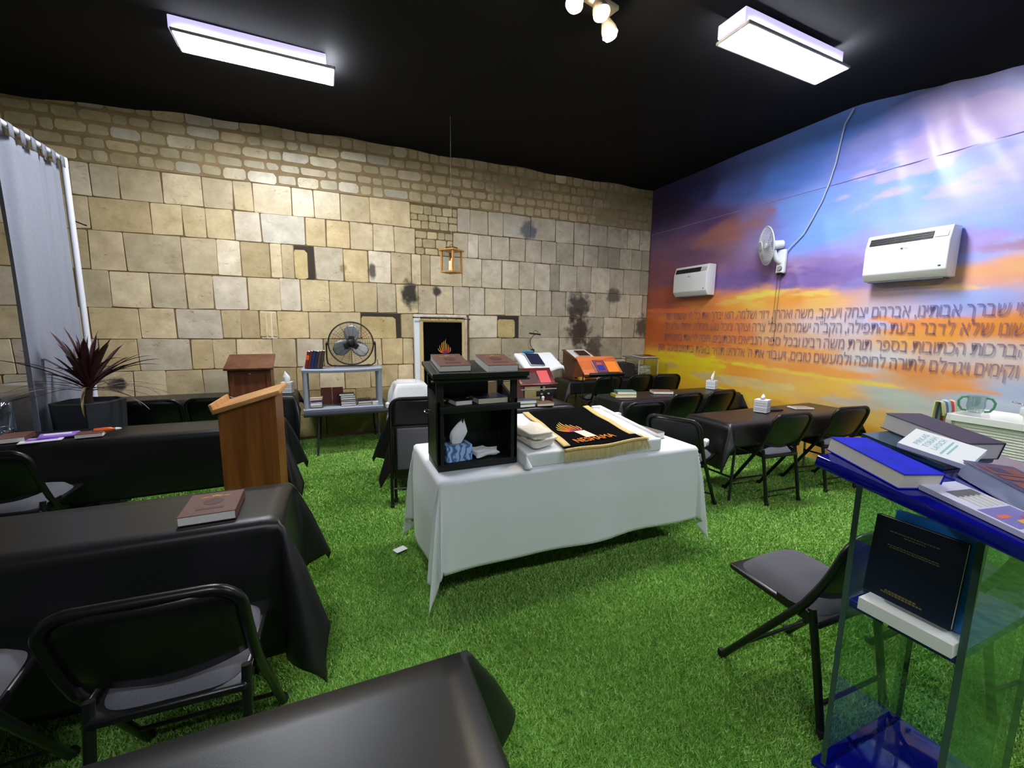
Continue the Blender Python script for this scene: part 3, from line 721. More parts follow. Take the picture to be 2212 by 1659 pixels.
# ================================================================== folding chairs
def chair_proto(label, loc, rot):
    t = thing('folding_chair', label, 'chair', loc, rot, 'black folding chairs'); t.scale = (1.05, 1.05, 1.05)
    X = 0.215; r = 0.0145
    for s in (-1, 1):
        lg = MB().tube([(s * X, 0.205, 0.008), (s * X, 0.09, 0.175), (s * X, -0.03, 0.35), (s * X, -0.125, 0.49)], r, 10).build('leg', M_CHAIRMETAL, t)
        MB().lathe([(0.017, 0.0), (0.017, 0.03), (0.013, 0.035)], 12, Matrix.Translation((s * X, 0.208, 0.0))).build('foot_cap', M_RUBBER, lg)
        lg = MB().tube([(s * (X - 0.028), -0.215, 0.008), (s * (X - 0.028), -0.175, 0.25), (s * (X - 0.028), -0.135, 0.47)], r, 10).build('leg', M_CHAIRMETAL, t)
        MB().lathe([(0.017, 0.0), (0.017, 0.03), (0.013, 0.035)], 12, Matrix.Translation((s * (X - 0.028), -0.216, 0.0))).build('foot_cap', M_RUBBER, lg)
    # upper frame: one bent tube
    top = 0.795; yb = -0.245; rc = 0.075
    pts = [(-X, -0.125, 0.49), (-X, -0.20, 0.62)]
    n = 8
    def up(z): return -0.125 - 0.12 * (z - 0.49) / (top - 0.49) - 0.012 * math.sin(PI * (z - 0.49) / (top - 0.49))
    pts = [(-X, up(z), z) for z in np.linspace(0.49, top - rc, 7)]
    for i in range(1, n + 1):
        a = PI - (PI / 2) * i / n; z = top - rc + rc * math.sin(a); pts.append((-X + rc + rc * math.cos(a), up(z), z))
    for i in range(0, n + 1):
        a = PI / 2 - (PI / 2) * i / n; z = top - rc + rc * math.sin(a); pts.append((X - rc + rc * math.cos(a), up(z), z))
    pts += [(X, up(z), z) for z in np.linspace(top - rc, 0.49, 7)][1:]
    MB().tube(pts, 0.0155, 10).build('back_frame', M_CHAIRMETAL, t)
    # pressed steel backrest, bowed to the rear, with a rolled lower edge
    rows = []
    for z in np.linspace(0.535, top - 0.004, 9):
        row = []
        for k in range(13):
            u = -1 + 2 * k / 12; zz = z - 0.05 * (1 - u * u) * max(0, (0.70 - z) / 0.165)
            xr = X - 0.004 if z < top - rc else X - rc + math.sqrt(max(rc * rc - (z - (top - rc)) ** 2, 0)) - 0.002
            row.append((u * xr, up(min(max(zz, 0.49), top)) - 0.028 * (1 - u * u) , zz))
        rows.append(row)
    MB().grid(rows).build('backrest', M_CHAIRMETAL, t, ang=180, thick=0.006)
    # seat pan and pad
    sl = R(3)
    rot = Matrix.Rotation(sl, 3, 'X')
    MB().box((0, 0.03, 0.425), (0.385, 0.40, 0.028), rot, bev=0.012, seg=3).build('seat_pan', M_CHAIRMETAL, t)
    pad = MB()
    P = []
    for i in range(15):
        u = -1 + 2 * i / 14; row = []
        for j in range(15):
            v = -1 + 2 * j / 14
            # superellipse outline
            x, y = u * 0.178, v * 0.182
            k = max(abs(u), abs(v)); l = (abs(u) ** 5 + abs(v) ** 5) ** 0.2
            if l > 1e-6: x, y = x * k / l, y * k / l
            z = 0.440 + 0.048 * (1 - k ** 8) + 0.004 * (1 - u * u) * (1 - v * v)
            p = rot @ Vector((x, y, z - 0.425)); row.append((p.x, p.y + 0.03, p.z + 0.425))
        P.append(row)
    pad.grid(P); pad.build('seat', M_CHAIRPAD, t, ang=60)
    for (y, z, x) in ((-0.197, 0.12, X - 0.028), (0.126, 0.12, X)):
        MB().tube([(-x, y, z), (x, y, z)], 0.008, 8).build('crossbar', M_CHAIRMETAL, t)
    for s in (-1, 1):
        MB().box((s * 0.199, -0.07, 0.44), (0.006, 0.13, 0.035), bev=0.002, seg=1).build('hinge_plate', M_CHAIRMETAL, t)
    return t
ch = chair_proto('black folding chair nearest at lower left, back to the viewer', (-0.50, 1.585, 0), R(-2))
dup(ch, (-1.16, 1.60, 0), R(4), 'black folding chair cut off by the left frame edge at the bottom')
dup(ch, (-1.86, 3.47, 0), R(-4), 'black folding chair at left edge in front of the table by the potted plant')
dup(ch, (-1.64, 5.14, 0), R(2), 'black folding chair behind the left tables, just right of the planter')
dup(ch, (-1.13, 5.13, 0), R(-3), 'black folding chair half hidden behind the honey oak lectern')
dup(ch, (2.79, 2.69, 0), R(-68), 'black folding chair at left end of right front table with tissue on seat')
dup(ch, (3.70, 2.58, 0), R(-4), 'black folding chair, left of the two with backs turned at right front table')
dup(ch, (4.56, 2.58, 0), R(-6), 'black folding chair, right of the two with backs turned at right front table')
dup(ch, (2.83, 3.47, 0), R(-2), 'black folding chair at left corner of right middle-row table')
dup(ch, (3.66, 3.76, 0), R(0), 'black folding chair in middle of right middle-row table front')
dup(ch, (4.22, 3.78, 0), R(3), 'black folding chair pushed in right of the middle-row table, below tissue box')
dup(ch, (3.75, 5.35, 0), R(0), 'black folding chair at corner table behind the orange board stand')
dup(ch, (4.36, 5.38, 0), R(2), 'black folding chair at corner table left of the clear box')
dup(ch, (4.86, 5.30, 0), R(-12), 'black folding chair at corner table in front of the clear box')
dup(ch, (2.62, 0.80, 0), R(-8), 'black folding chair seen through the acrylic lectern at right frame edge')
dup(ch, (1.88, 1.05, 0), R(-2), 'black folding chair with grey seat beside the blue acrylic lectern')

def folded_chair():
    t = thing('folding_chair', 'folded black chair leaning beside the black bookstand, grey seat upright', 'chair', (0.62, 3.52, 0), (R(-5), 0, R(-8)), 'black folding chairs')
    X = 0.225; top = 0.95; rc = 0.085; n = 8
    for s in (-1, 1):
        lg = MB().tube([(s * X, 0, 0.0), (s * X, 0, 0.30), (s * X, 0, 0.60)], 0.0135, 10).build('leg', M_CHAIRMETAL, t)
        MB().lathe([(0.018, 0.0), (0.018, 0.03), (0.013, 0.034)], 12, Matrix.Translation((s * X, 0, -0.002))).build('foot_cap', M_RUBBER, lg)
        lg = MB().tube([(s * (X - 0.03), 0.03, 0.06), (s * (X - 0.03), 0.03, 0.56)], 0.0125, 10).build('leg', M_CHAIRMETAL, t)
        MB().lathe([(0.017, 0.0), (0.017, 0.03), (0.013, 0.034)], 12, Matrix.Translation((s * (X - 0.03), 0.03, 0.045))).build('foot_cap', M_RUBBER, lg)
    pts = [(-X, 0, 0.60), (-X, 0, top - rc)]
    for i in range(1, n + 1):
        a = PI - (PI / 2) * i / n; pts.append((-X + rc + rc * math.cos(a), 0, top - rc + rc * math.sin(a)))
    for i in range(0, n + 1):
        a = PI / 2 - (PI / 2) * i / n; pts.append((X - rc + rc * math.cos(a), 0, top - rc + rc * math.sin(a)))
    pts += [(X, 0, 0.60)]
    MB().tube(pts, 0.014, 10).build('back_frame', M_CHAIRMETAL, t)
    rows = []
    for z in np.linspace(0.715, top - 0.004, 8):
        xr = X - 0.004 if z < top - rc else X - rc + math.sqrt(max(rc * rc - (z - (top - rc)) ** 2, 0)) - 0.002
        rows.append([(u * xr, 0.022 * (1 - u * u), z - 0.02 * (1 - u * u) * max(0, (0.80 - z) / 0.085)) for u in np.linspace(-1, 1, 11)])
    MB().grid(rows).build('backrest', M_CHAIRMETAL, t, ang=180, thick=0.006)
    MB().box((0, 0.012, 0.50), (0.40, 0.026, 0.43), bev=0.012, seg=3).build('seat_pan', M_CHAIRMETAL, t)
    MB().box((0, -0.012, 0.515), (0.355, 0.034, 0.36), bev=0.014, seg=3).build('seat', M_CHAIRPAD, t)
    MB().tube([(-X, 0, 0.17), (X, 0, 0.17)], 0.008, 8).build('crossbar', M_CHAIRMETAL, t)
    MB().box((0, 0.012, 0.30), (0.40, 0.012, 0.10), bev=0.004).build('front_apron', M_CHAIRMETAL, t)
folded_chair()
# ================================================================== books
def book(label, loc, size, rot=0.0, cover=None, pages=None, spine='+x', basis_=None, group=None, name='book', cat='book', board=0.003, ornament=None, parent_thing=None, rnd=True):
    cover = cover or M_BLACKCOVER; pages = pages or M_PAGES
    w_, d_, t_ = size
    t = thing(name, label, cat, loc, rot, group, basis_)
    hx, hy = w_ / 2, d_ / 2
    b = MB()
    bv = min(0.0012, board * 0.4)
    b.box((0, 0, board / 2), (w_, d_, board), bev=bv, seg=1).box((0, 0, t_ - board / 2), (w_, d_, board), bev=bv, seg=1)
    th = board
    if spine == '+x': b.box((hx - th / 2, 0, t_ / 2), (th, d_, t_), bev=bv, seg=1)
    elif spine == '-x': b.box((-hx + th / 2, 0, t_ / 2), (th, d_, t_), bev=bv, seg=1)
    elif spine == '+y': b.box((0, hy - th / 2, t_ / 2), (w_, th, t_), bev=bv, seg=1)
    else: b.box((0, -hy + th / 2, t_ / 2), (w_, th, t_), bev=bv, seg=1)
    b.build('cover', cover, t, ang=30)
    i = min(0.003, w_ * 0.05); x0, x1, y0, y1 = -hx + i, hx - i, -hy + i, hy - i
    if spine == '+x': x1 = hx - th
    elif spine == '-x': x0 = -hx + th
    elif spine == '+y': y1 = hy - th
    else: y0 = -hy + th
    MB().box(((x0 + x1) / 2, (y0 + y1) / 2, t_ / 2), (x1 - x0, y1 - y0, t_ - 2 * board)).build('pages', pages, t, smooth=False)
    if ornament == 'siddur':
        z = t_ + 0.0006
        def o(b_, pts): b_.prism([(p[0], p[1], z - 0.0006) for p in pts], (0, 0, 0.0009)); return b_
        g = MB()
        s = w_ * 0.16
        o(g, [(-s * .45, d_ * .30), (s * .45, d_ * .30), (s * .6, d_ * .36), (s * .25, d_ * .34), (0, d_ * .375), (-s * .25, d_ * .34), (-s * .6, d_ * .36)])
        for sg in (-1, 1):
            o(g, [(sg * s * .5, d_ * .295), (sg * s * 1.3, d_ * .27), (sg * s * 1.9, d_ * .285), (sg * s * 1.2, d_ * .31)][::sg])
            o(g, [(sg * s * .2, d_ * .285), (sg * s * .9, d_ * .25), (sg * s * .3, d_ * .26)][::sg])
        g.build('gold_emblem', M_GOLD, t, smooth=False)['label'] = 'small gold stamped crown ornament'
        k = MB()
        n = 18; ring = [(math.cos(2 * PI * q / n) * w_ * .19, d_ * .05 + math.sin(2 * PI * q / n) * w_ * .19) for q in range(n)]
        o(k, ring)
        o(k, [(-w_ * .25, -d_ * .30), (w_ * .25, -d_ * .30), (w_ * .25, -d_ * .22), (-w_ * .25, -d_ * .22)])
        k.build('stamped_emblem', M_DARKSTAMP, t, smooth=False)
    return t

def flame(parent, M, h, prefix='embroidered'):
    """embroidered flame of sinuous strands, yellow tips to purple roots, in the plane of M (x right, y up)"""
    strands = [((.34, .04), (.08, .10), (.0, .40)), ((.38, .02), (.12, .18), (.13, .60)), ((.43, .01), (.16, .34), (.31, .80)), ((.48, .0), (.27, .42), (.44, .90)),
               ((.53, .0), (.42, .46), (.56, 1.0)), ((.58, .01), (.60, .36), (.62, .74)), ((.63, .03), (.78, .30), (.73, .64)), ((.67, .05), (.92, .20), (.86, .46))]
    b = MB(); cols = []
    stops = [(0, (104, 34, 128)), (0.14, (140, 44, 110)), (0.27, (226, 104, 36)), (0.65, (246, 166, 52)), (1.0, (255, 226, 140))]
    def colr(t):
        for (a, c0), (e, c1) in zip(stops[:-1], stops[1:]):
            if t <= e: k = (t - a) / (e - a); return lin(tuple(c0[q] * (1 - k) + c1[q] * k for q in range(3)))
        return lin(stops[-1][1])
    allc = []
    for (p0, p1, p2) in strands:
        pts = []
        for k in range(11):
            t = k / 10; x = (1 - t) ** 2 * p0[0] + 2 * t * (1 - t) * p1[0] + t * t * p2[0]; y = (1 - t) ** 2 * p0[1] + 2 * t * (1 - t) * p1[1] + t * t * p2[1]
            x += 0.022 * math.sin(t * 5.5); pts.append((x, y, t))
        L_, Rr = [], []
        for k, (x, y, t) in enumerate(pts):
            q = pts[min(k + 1, 10)]; p = pts[max(k - 1, 0)]; tx, ty = q[0] - p[0], q[1] - p[1]; l = math.hypot(tx, ty)
            wd = 0.028 * (math.sin(PI * min(1, 0.25 + t * 0.75)) ** 0.7 + 0.03)
            L_.append((x - ty / l * wd, y + tx / l * wd)); Rr.append((x + ty / l * wd, y - tx / l * wd))
        vl, vr, vt = [], [], []
        for k in range(11):
            a = M @ Vector(((L_[k][0] - 0.45) * h, L_[k][1] * h, 0)); c = M @ Vector(((Rr[k][0] - 0.45) * h, Rr[k][1] * h, 0))
            m_ = M @ Vector(((pts[k][0] - 0.45) * h, pts[k][1] * h, 0.0025))
            vl.append(b.bm.verts.new(a)); vt.append(b.bm.verts.new(m_)); vr.append(b.bm.verts.new(c)); allc += [colr(pts[k][2])] * 3
        for k in range(10):
            b.bm.faces.new((vl[k], vl[k + 1], vt[k + 1], vt[k])); b.bm.faces.new((vt[k], vt[k + 1], vr[k + 1], vr[k]))
    o = b.build(prefix + '_flame', vcol('flame_thread', 0.6), parent, ang=180)
    at = o.data.attributes.new('paint', 'FLOAT_COLOR', 'POINT'); at.data.foreach_set('color', np.array(allc, np.float32).ravel())
    o['label'] = 'orange and purple embroidered flame emblem'
    return o

# ================================================================== the white table in the middle
def bookstand():
    t = thing('tabletop_bookstand', 'black wooden tabletop bookstand with shelves on left end of white table', 'bookstand', (0.745, 2.36, 0.754))
    m = M_BLACKWOOD; x0, x1, y0, y1 = -0.245, 0.240, -0.125, 0.125
    MB().box((0, 0, 0.02), (x1 - x0, y1 - y0, 0.04), bev=0.004).build('bottom_board', m, t)
    for s, x in ((-1, x0 + 0.009), (1, x1 - 0.009)):
        MB().prism([(x - s * 0.009, y0 + 0.0, 0.04), (x - s * 0.009, y1, 0.04), (x - s * 0.009, y1, 0.455), (x - s * 0.009, y1 - 0.03, 0.452), (x - s * 0.009, -0.02, 0.415), (x - s * 0.009, y0 + 0.045, 0.405), (x - s * 0.009, y0, 0.40)], (s * 0.018, 0, 0)).build('side_panel', m, t, ang=30)
    for x in (x0 + 0.02, x1 - 0.02):
        for y in (y0 + 0.012, y1 - 0.012): MB().box((x, y, 0.288), (0.040, 0.024, 0.50), bev=0.003, seg=1).build('post', m, t)
    MB().box((0, y1 - 0.006, 0.20), (x1 - x0 - 0.03, 0.010, 0.33)).build('back_panel', m, t, smooth=False)
    MB().box((-0.04, y1 - 0.006, 0.47), (0.36, 0.010, 0.18)).build('back_panel', m, t, smooth=False)
    MB().box((0, 0.0, 0.362), (x1 - x0 - 0.02, y1 - y0 - 0.02, 0.014)).build('shelf', m, t, smooth=False)
    MB().box((0.012, y0 - 0.008, 0.356), (x1 - x0 + 0.0, 0.016, 0.038), bev=0.003).build('shelf_lip', m, t)
    a = R(10.6); rot = Matrix.Rotation(a, 3, 'X')
    MB().box((0.005, -0.015, 0.568), (0.555, 0.325, 0.022), rot, bev=0.003).build('top_board', m, t)
    f = rot @ Vector((0, -0.165, 0.016))
    MB().box((0.005, -0.015 + f.y, 0.568 + f.z), (0.565, 0.016, 0.030), rot, bev=0.004).build('front_lip', m, t)
    f = rot @ Vector((0, -0.160, -0.016))
    MB().box((0.005, -0.015 + f.y, 0.568 + f.z), (0.575, 0.026, 0.010), rot, bev=0.003).build('edge_moulding', m, t)
    MB().tube(arc((x0 - 0.016, 0.03, 0.325), 0.022, 0, 2 * PI, 16, (1, 0, 0), (0, 1, 0.25))[:-1], 0.0028, 8, closed=True).build('ring_handle', M_CHROME, t)['label'] = 'small chrome ring handle on the side'
    MB().box((x0 + 0.03, y0 - 0.004, 0.19), (0.030, 0.008, 0.022), bev=0.003).build('catch', M_DARKMETAL, t)
    return a
_a = bookstand()
sb = basis((1, 0, 0), (0, math.cos(_a), math.sin(_a)), (0, -math.sin(_a), math.cos(_a)))
def on_stand(x, y, h):  # point on the sloped top board
    p = Vector((0.745, 2.345, 0.754 + 0.568)); return p + sb @ Vector((x - 0.745, y, 0.011 + h))
book('thin black book under the left brown book on the bookstand top', on_stand(0.597, -0.005, 0.0), (0.175, 0.25, 0.016), cover=M_BLACKCOVER, spine='+x', basis_=sb)
book('brown leather prayer book with gold crown, left one on bookstand top', on_stand(0.603, -0.005, 0.0165), (0.178, 0.25, 0.036), cover=M_BROWNCOVER, spine='+x', basis_=sb, ornament='siddur')
book('brown leather prayer book with gold crown, right one on bookstand top', on_stand(0.885, -0.005, 0.0), (0.188, 0.25, 0.048), cover=M_BROWNCOVER, spine='+x', basis_=sb, ornament='siddur')
book('black book with white pages inside the bookstand upper shelf', (0.655, 2.335, 1.124), (0.105, 0.15, 0.030), R(8), M_BLACKCOVER, M_PAGES, '+y')
book('navy book with cream pages inside the bookstand upper shelf', (0.84, 2.345, 1.124), (0.19, 0.17, 0.036), R(2), M_NAVY, M_PAGESCREAM, '+y')

def tissue_mesh(h, w_, seed, twist=0.6, lean=(0, 0)):
    rs = random.Random(seed); b = MB(); P = []
    for i in range(12):
        k = i / 11; row = []
        for j in range(20):
            a = 2 * PI * j / 20
            r = w_ * (0.35 + 0.75 * math.sin(PI * min(1, k * 0.75 + 0.12))) * (1 - 0.75 * max(0, k - 0.45) / 0.55)
            r *= 1 + 0.28 * math.sin(3 * a + seed) * k + 0.12 * math.sin(7 * a + seed * 2)
            row.append((r * math.cos(a + twist * k) + lean[0] * k * k, r * 0.45 * math.sin(a + twist * k) + lean[1] * k * k, h * k * (1 + 0.12 * math.sin(2 * a + seed))))
        P.append(row)
    b.grid(P, wrap=True); b.bm.faces.new([v for v in b.bm.verts[-20:]]) if False else None
    return b
M_TISSUE = mat('tissue', (244, 245, 248), rough=0.9, spec=0.1)
def tissue_box(label, loc, rot, size, m, h, seed, lean=(0, 0), lines=None, tw=0.03):
    t = thing('tissue_box', label, 'tissue box', loc, rot, 'tissue boxes')
    MB().box((0, 0, size[2] / 2), size, bev=0.002, seg=1).build('box', m, t)
    s = MB(); n = 16
    s.prism([(math.cos(2 * PI * k / n) * size[0] * 0.33, math.sin(2 * PI * k / n) * size[1] * 0.2, size[2]) for k in range(n)], (0, 0, 0.001)); s.build('opening', mat('slot_grey', (120, 122, 128), rough=0.8), t, smooth=False)
    o = tissue_mesh(h, tw, seed, 0.6, lean).build('tissue', M_TISSUE, t, ang=70); o.location = (0, 0, size[2])
    if lines:
        b = MB()
        for z in (0.18, 0.30, 0.55, 0.72):
            for (cx, cy, dx, dy) in ((0, -size[1] / 2, size[0] * 0.9, 0.0008), (-size[0] / 2, 0, 0.0008, size[1] * 0.9), (size[0] / 2, 0, 0.0008, size[1] * 0.9)):
                b.box((cx, cy, z * size[2]), (dx, dy, size[2] * 0.035))
        b.build('printed_bands', lines, t, smooth=False)
    return t
def bluebox_mat():
    m = mat('blue_pattern_card', (120, 160, 222), rough=0.6)
    nt = m.node_tree; b = nt.nodes['Principled BSDF']
    tc = nt.nodes.new('ShaderNodeTexCoord'); wv = nt.nodes.new('ShaderNodeTexWave'); wv.inputs['Scale'].default_value = 8; wv.inputs['Distortion'].default_value = 9; wv.inputs['Detail'].default_value = 3; wv.inputs['Detail Scale'].default_value = 2
    r = nt.nodes.new('ShaderNodeValToRGB'); r.color_ramp.elements[0].color = lin((78, 108, 176)); r.color_ramp.elements[1].color = lin((168, 204, 244)); r.color_ramp.elements[0].position = 0.1; r.color_ramp.elements[1].position = 0.5
    nt.links.new(tc.outputs['Object'], wv.inputs[0]); nt.links.new(wv.outputs['Fac'], r.inputs[0]); nt.links.new(r.outputs[0], b.inputs['Base Color'])
    return m
tissue_box('blue patterned tissue box inside the black bookstand lower shelf', (0.632, 2.315, 0.795), R(5), (0.155, 0.11, 0.095), bluebox_mat(), 0.13, 3, (0.04, 0), tw=0.045)
M_BOXWHITE = mat('tissue_card', (226, 228, 232), rough=0.6); M_BOXLINE = mat('tissue_print', (112, 122, 140), rough=0.6)
tissue_box('white tissue box on right front table by the chair backs', (3.90, 2.79, 0.752), R(20), (0.118, 0.118, 0.125), M_BOXWHITE, 0.05, 5, (0.01, 0), M_BOXLINE)
tissue_box('white tissue box on right middle-row table against the sky mural', (4.72, 4.13, 0.752), R(25), (0.118, 0.118, 0.115), M_BOXWHITE, 0.12, 8, (0.05, -0.01), M_BOXLINE, tw=0.034)
tissue_box('white tissue box beside the wooden lockbox at the stone wall', (-0.55, 5.62, 0.752), R(-12), (0.115, 0.115, 0.13), M_BOXWHITE, 0.12, 6, (-0.02, 0), M_BOXLINE, tw=0.034)

def crumple(label, name, cat, loc, rot, size, m, seed, amp=0.12, layers=1, group=None):
    """a folded or crumpled piece of cloth or paper: stacked soft slabs"""
    t = thing(name, label, cat, loc, rot, group)
    hz = size[2] / layers
    for q in range(layers):
        b = MB(); P = []
        n = 22
        for i in range(n + 1):
            th = PI * i / n; row = []
            for j in range(36):
                a = 2 * PI * j / 36
                e = 0.35
                f = lambda v: math.copysign(abs(v) ** e, v)
                x = f(math.sin(th)) * f(math.cos(a)); y = f(math.sin(th)) * f(math.sin(a)); z = f(math.cos(th))
                nz = (float(vnoise(np.array([x * 2.2 + seed + q * 3 + 50]), np.array([y * 2.2 + z + 50]), seed)[0]) - 0.5)
                k = 1 + amp * nz
                row.append((x * size[0] / 2 * k * (1 - 0.05 * q), y * size[1] / 2 * k * (1 - 0.04 * q), hz * (q + 0.5) + z * hz * 0.52 * (1 + 1.4 * amp * nz) + (0.35 * amp * size[2] * nz if z > 0 else 0)))
            P.append(row)
        b.grid(P, wrap=True); b.build('fold' if layers > 1 else 'sheet', m, t, ang=75)
    return t
crumple('crumpled white cloth beside blue tissue box inside the bookstand', 'white_cloth', 'cloth', (0.815, 2.33, 0.802), R(6), (0.165, 0.12, 0.035), M_TISSUE, 4, 0.5)

# sloped reading board under white cloth, velvet cover with fringe, folded shawl
SL = 0.107
def bz(y): return 0.838 + (y - 2.12) * SL
def reading_board():
    t = thing('reading_board', 'sloped reading board under white cloth on right half of white table', 'reading board', (1.50, 2.52, 0.753), 0)
    x0, x1, y0, y1 = -0.505, 0.505, -0.40, 0.33
    b = MB()
    f, k = bz(2.12) - 0.753, bz(2.85) - 0.753
    b.prism([(x0, y0, 0), (x0, y1, 0), (x0, y1, k), (x0, y0, f)], (x1 - x0, 0, 0), bev=0.012, seg=3); b.build('cloth_covered_board', M_WHITECLOTH, t, ang=40)
    b = MB(); b.tube([(x1 - 0.014, y0 + 0.02, f + 0.004), (x1 - 0.014, y1 - 0.02, k + 0.004)], 0.016, 10); b.tube([(x1 - 0.014, y1 - 0.016, k + 0.004), (0.42, y1 - 0.016, k + 0.004)], 0.014, 10)
    b.build('raised_rim', M_WHITECLOTH, t, ang=180)
    MB().box((x1 + 0.004, 0.10, k - 0.02), (0.05, 0.045, 0.035), bev=0.006).build('end_block', M_WHITECLOTH, t)
    g = MB(); P = []
    for i in range(9):
        v = i / 8; wv = 0.014 + 0.02 * v
        P.append([(x0 - 0.004 + 0.03 * math.cos(q * PI / 4) * v + 0.012 * v, y0 - 0.002 - 0.028 * math.sin(q * PI / 4) * v - 0.006, f - 0.006 - (f - 0.012) * v) for q in range(5)])
    g.grid(P); g.build('cloth_corner_fold', M_WHITECLOTH, t, ang=180, thick=0.003)
reading_board()
def torah_cover():
    t = thing('velvet_cover', 'black velvet cover with gold borders, fringe and flame emblem on reading board', 'cloth', (0, 0, 0))
    n = Vector((0, -SL, 1)).normalized()
    def S(u, v, lift=0.004):   # u across 0..1, v depth from front 0..1 (sheet skewed a little)
        x = 1.245 + 0.60 * u + 0.045 * v; y = 2.108 + 0.72 * v + 0.025 * u
        wob = 0.004 * math.sin(u * 9 + v * 4) + 0.003 * math.sin(v * 13 - u * 5)
        return Vector((x, y, bz(y) + lift + wob + 0.010))
    def patch(name, m, u0, u1, v0, v1, lift, nu, nv, drop=0.0):
        b = MB(); b.grid([[S(u0 + (u1 - u0) * i / nu, v0 + (v1 - v0) * j / nv, lift) for j in range(nv + 1)] for i in range(nu + 1)])
        o = b.build(name, m, t, ang=180, thick=0.003); return o
    patch('velvet_panel', M_VELVET, 0.0, 1.0, 0.0, 1.0, 0.004, 24, 28)
    patch('gold_border', M_GOLDFABRIC, 0.0, 0.085, 0.03, 1.0, 0.0065, 3, 28)
    patch('gold_border', M_GOLDFABRIC, 0.915, 1.0, 0.10, 1.0, 0.0065, 3, 28)
    # front hem: twisted cord and hanging fringe
    b = MB(); P = [S(u, -0.005, 0.004) + Vector((0, -0.010, -0.008)) for u in np.linspace(-0.01, 1.04, 60)]
    b.tube(P, 0.011, 8)
    for k in range(59): b.tube([P[k] + Vector((0, -0.006, 0.010)), P[k + 1] + Vector((0, -0.008, -0.009))], 0.004, 5)
    b.build('gold_cord', M_GOLDFABRIC, t, ang=180)
    rs = random.Random(8); b = MB()
    for k in range(250):
        u = -0.02 + 1.07 * k / 249; p = S(u, -0.005, 0.0) + Vector((0, -0.016 + rs.uniform(-0.004, 0.002), -0.014))
        l = rs.uniform(0.050, 0.072); dx = rs.uniform(-0.004, 0.004) + (0.02 * (u - 0.97) / 0.05 if u > 0.97 else 0)
        b.tube([p, p + Vector((dx * 0.5, -0.004, -l * 0.5)), p + Vector((dx, -0.001, -l))], [0.0021, 0.0019, 0.0010], 4, caps=False)
    for k in range(40):
        v = -0.01 + 0.11 * k / 39; p = S(1.03, v, 0.002)
        b.tube([p, p + Vector((0.02, -0.006, -0.001)), p + Vector((0.042 + rs.uniform(-0.004, 0.004), -0.016, -0.006))], [0.0022, 0.002, 0.001], 4, caps=False)
    b.build('gold_fringe', mat('gold_thread', (232, 210, 156), rough=0.5), t, ang=180)['label'] = 'hanging gold thread fringe'
    # emblem: rows run along the table, the flame points to the back left
    ux = Vector((0.995, 0.10, 0.10 * SL)).normalized(); uy = Vector((-0.18, 0.985, 0.985 * SL)).normalized(); nz = ux.cross(uy).normalized()
    M = Matrix.Translation(S(0.335, 0.31, 0.009)) @ basis(ux, uy, nz).to_4x4()
    flame(t, M, 0.20)
    sc = MB(); q = lambda x, y: M @ Vector((x, y, 0.0005))
    sc.prism([q(-0.005, -0.115), q(0.075, -0.120), q(0.070, 0.0), q(-0.010, 0.004)], nz * 0.002); sc.build('embroidered_scroll', mat('cream_thread', (240, 214, 196), rough=0.7), t, smooth=False)
    M2 = M @ Matrix.Translation((0.035, -0.145, 0.003))
    text_mesh('NESHAMA', 'lettering', mat('orange_thread', (240, 140, 36), rough=0.6), t, M2, width=0.315, height=0.062)
torah_cover()
crumple('folded cream prayer shawl on left front corner of reading board', 'folded_shawl', 'shawl', (1.115, 2.28, bz(2.28) + 0.014), (R(6), 0, R(12)), (0.19, 0.235, 0.085), M_CREAMCLOTH, 9, 0.42, 2)
book('grey-brown book on right end of the white table beside reading board', (2.135, 2.46, 0.754), (0.19, 0.25, 0.05), R(6), mat('grey_brown_cover', (112, 100, 98), rough=0.5), M_PAGES, '+y')
MB_card = MB().box((0, 0, 0.004), (0.085, 0.06, 0.003), bev=0.0008, seg=1).build('paper_card', M_PAPER, None); MB_card.location = (0.355, 2.80, 0.022); MB_card.rotation_euler = (0, 0, R(25))
tag(MB_card, 'small white card lying on the grass by white tablecloth left end', 'card')

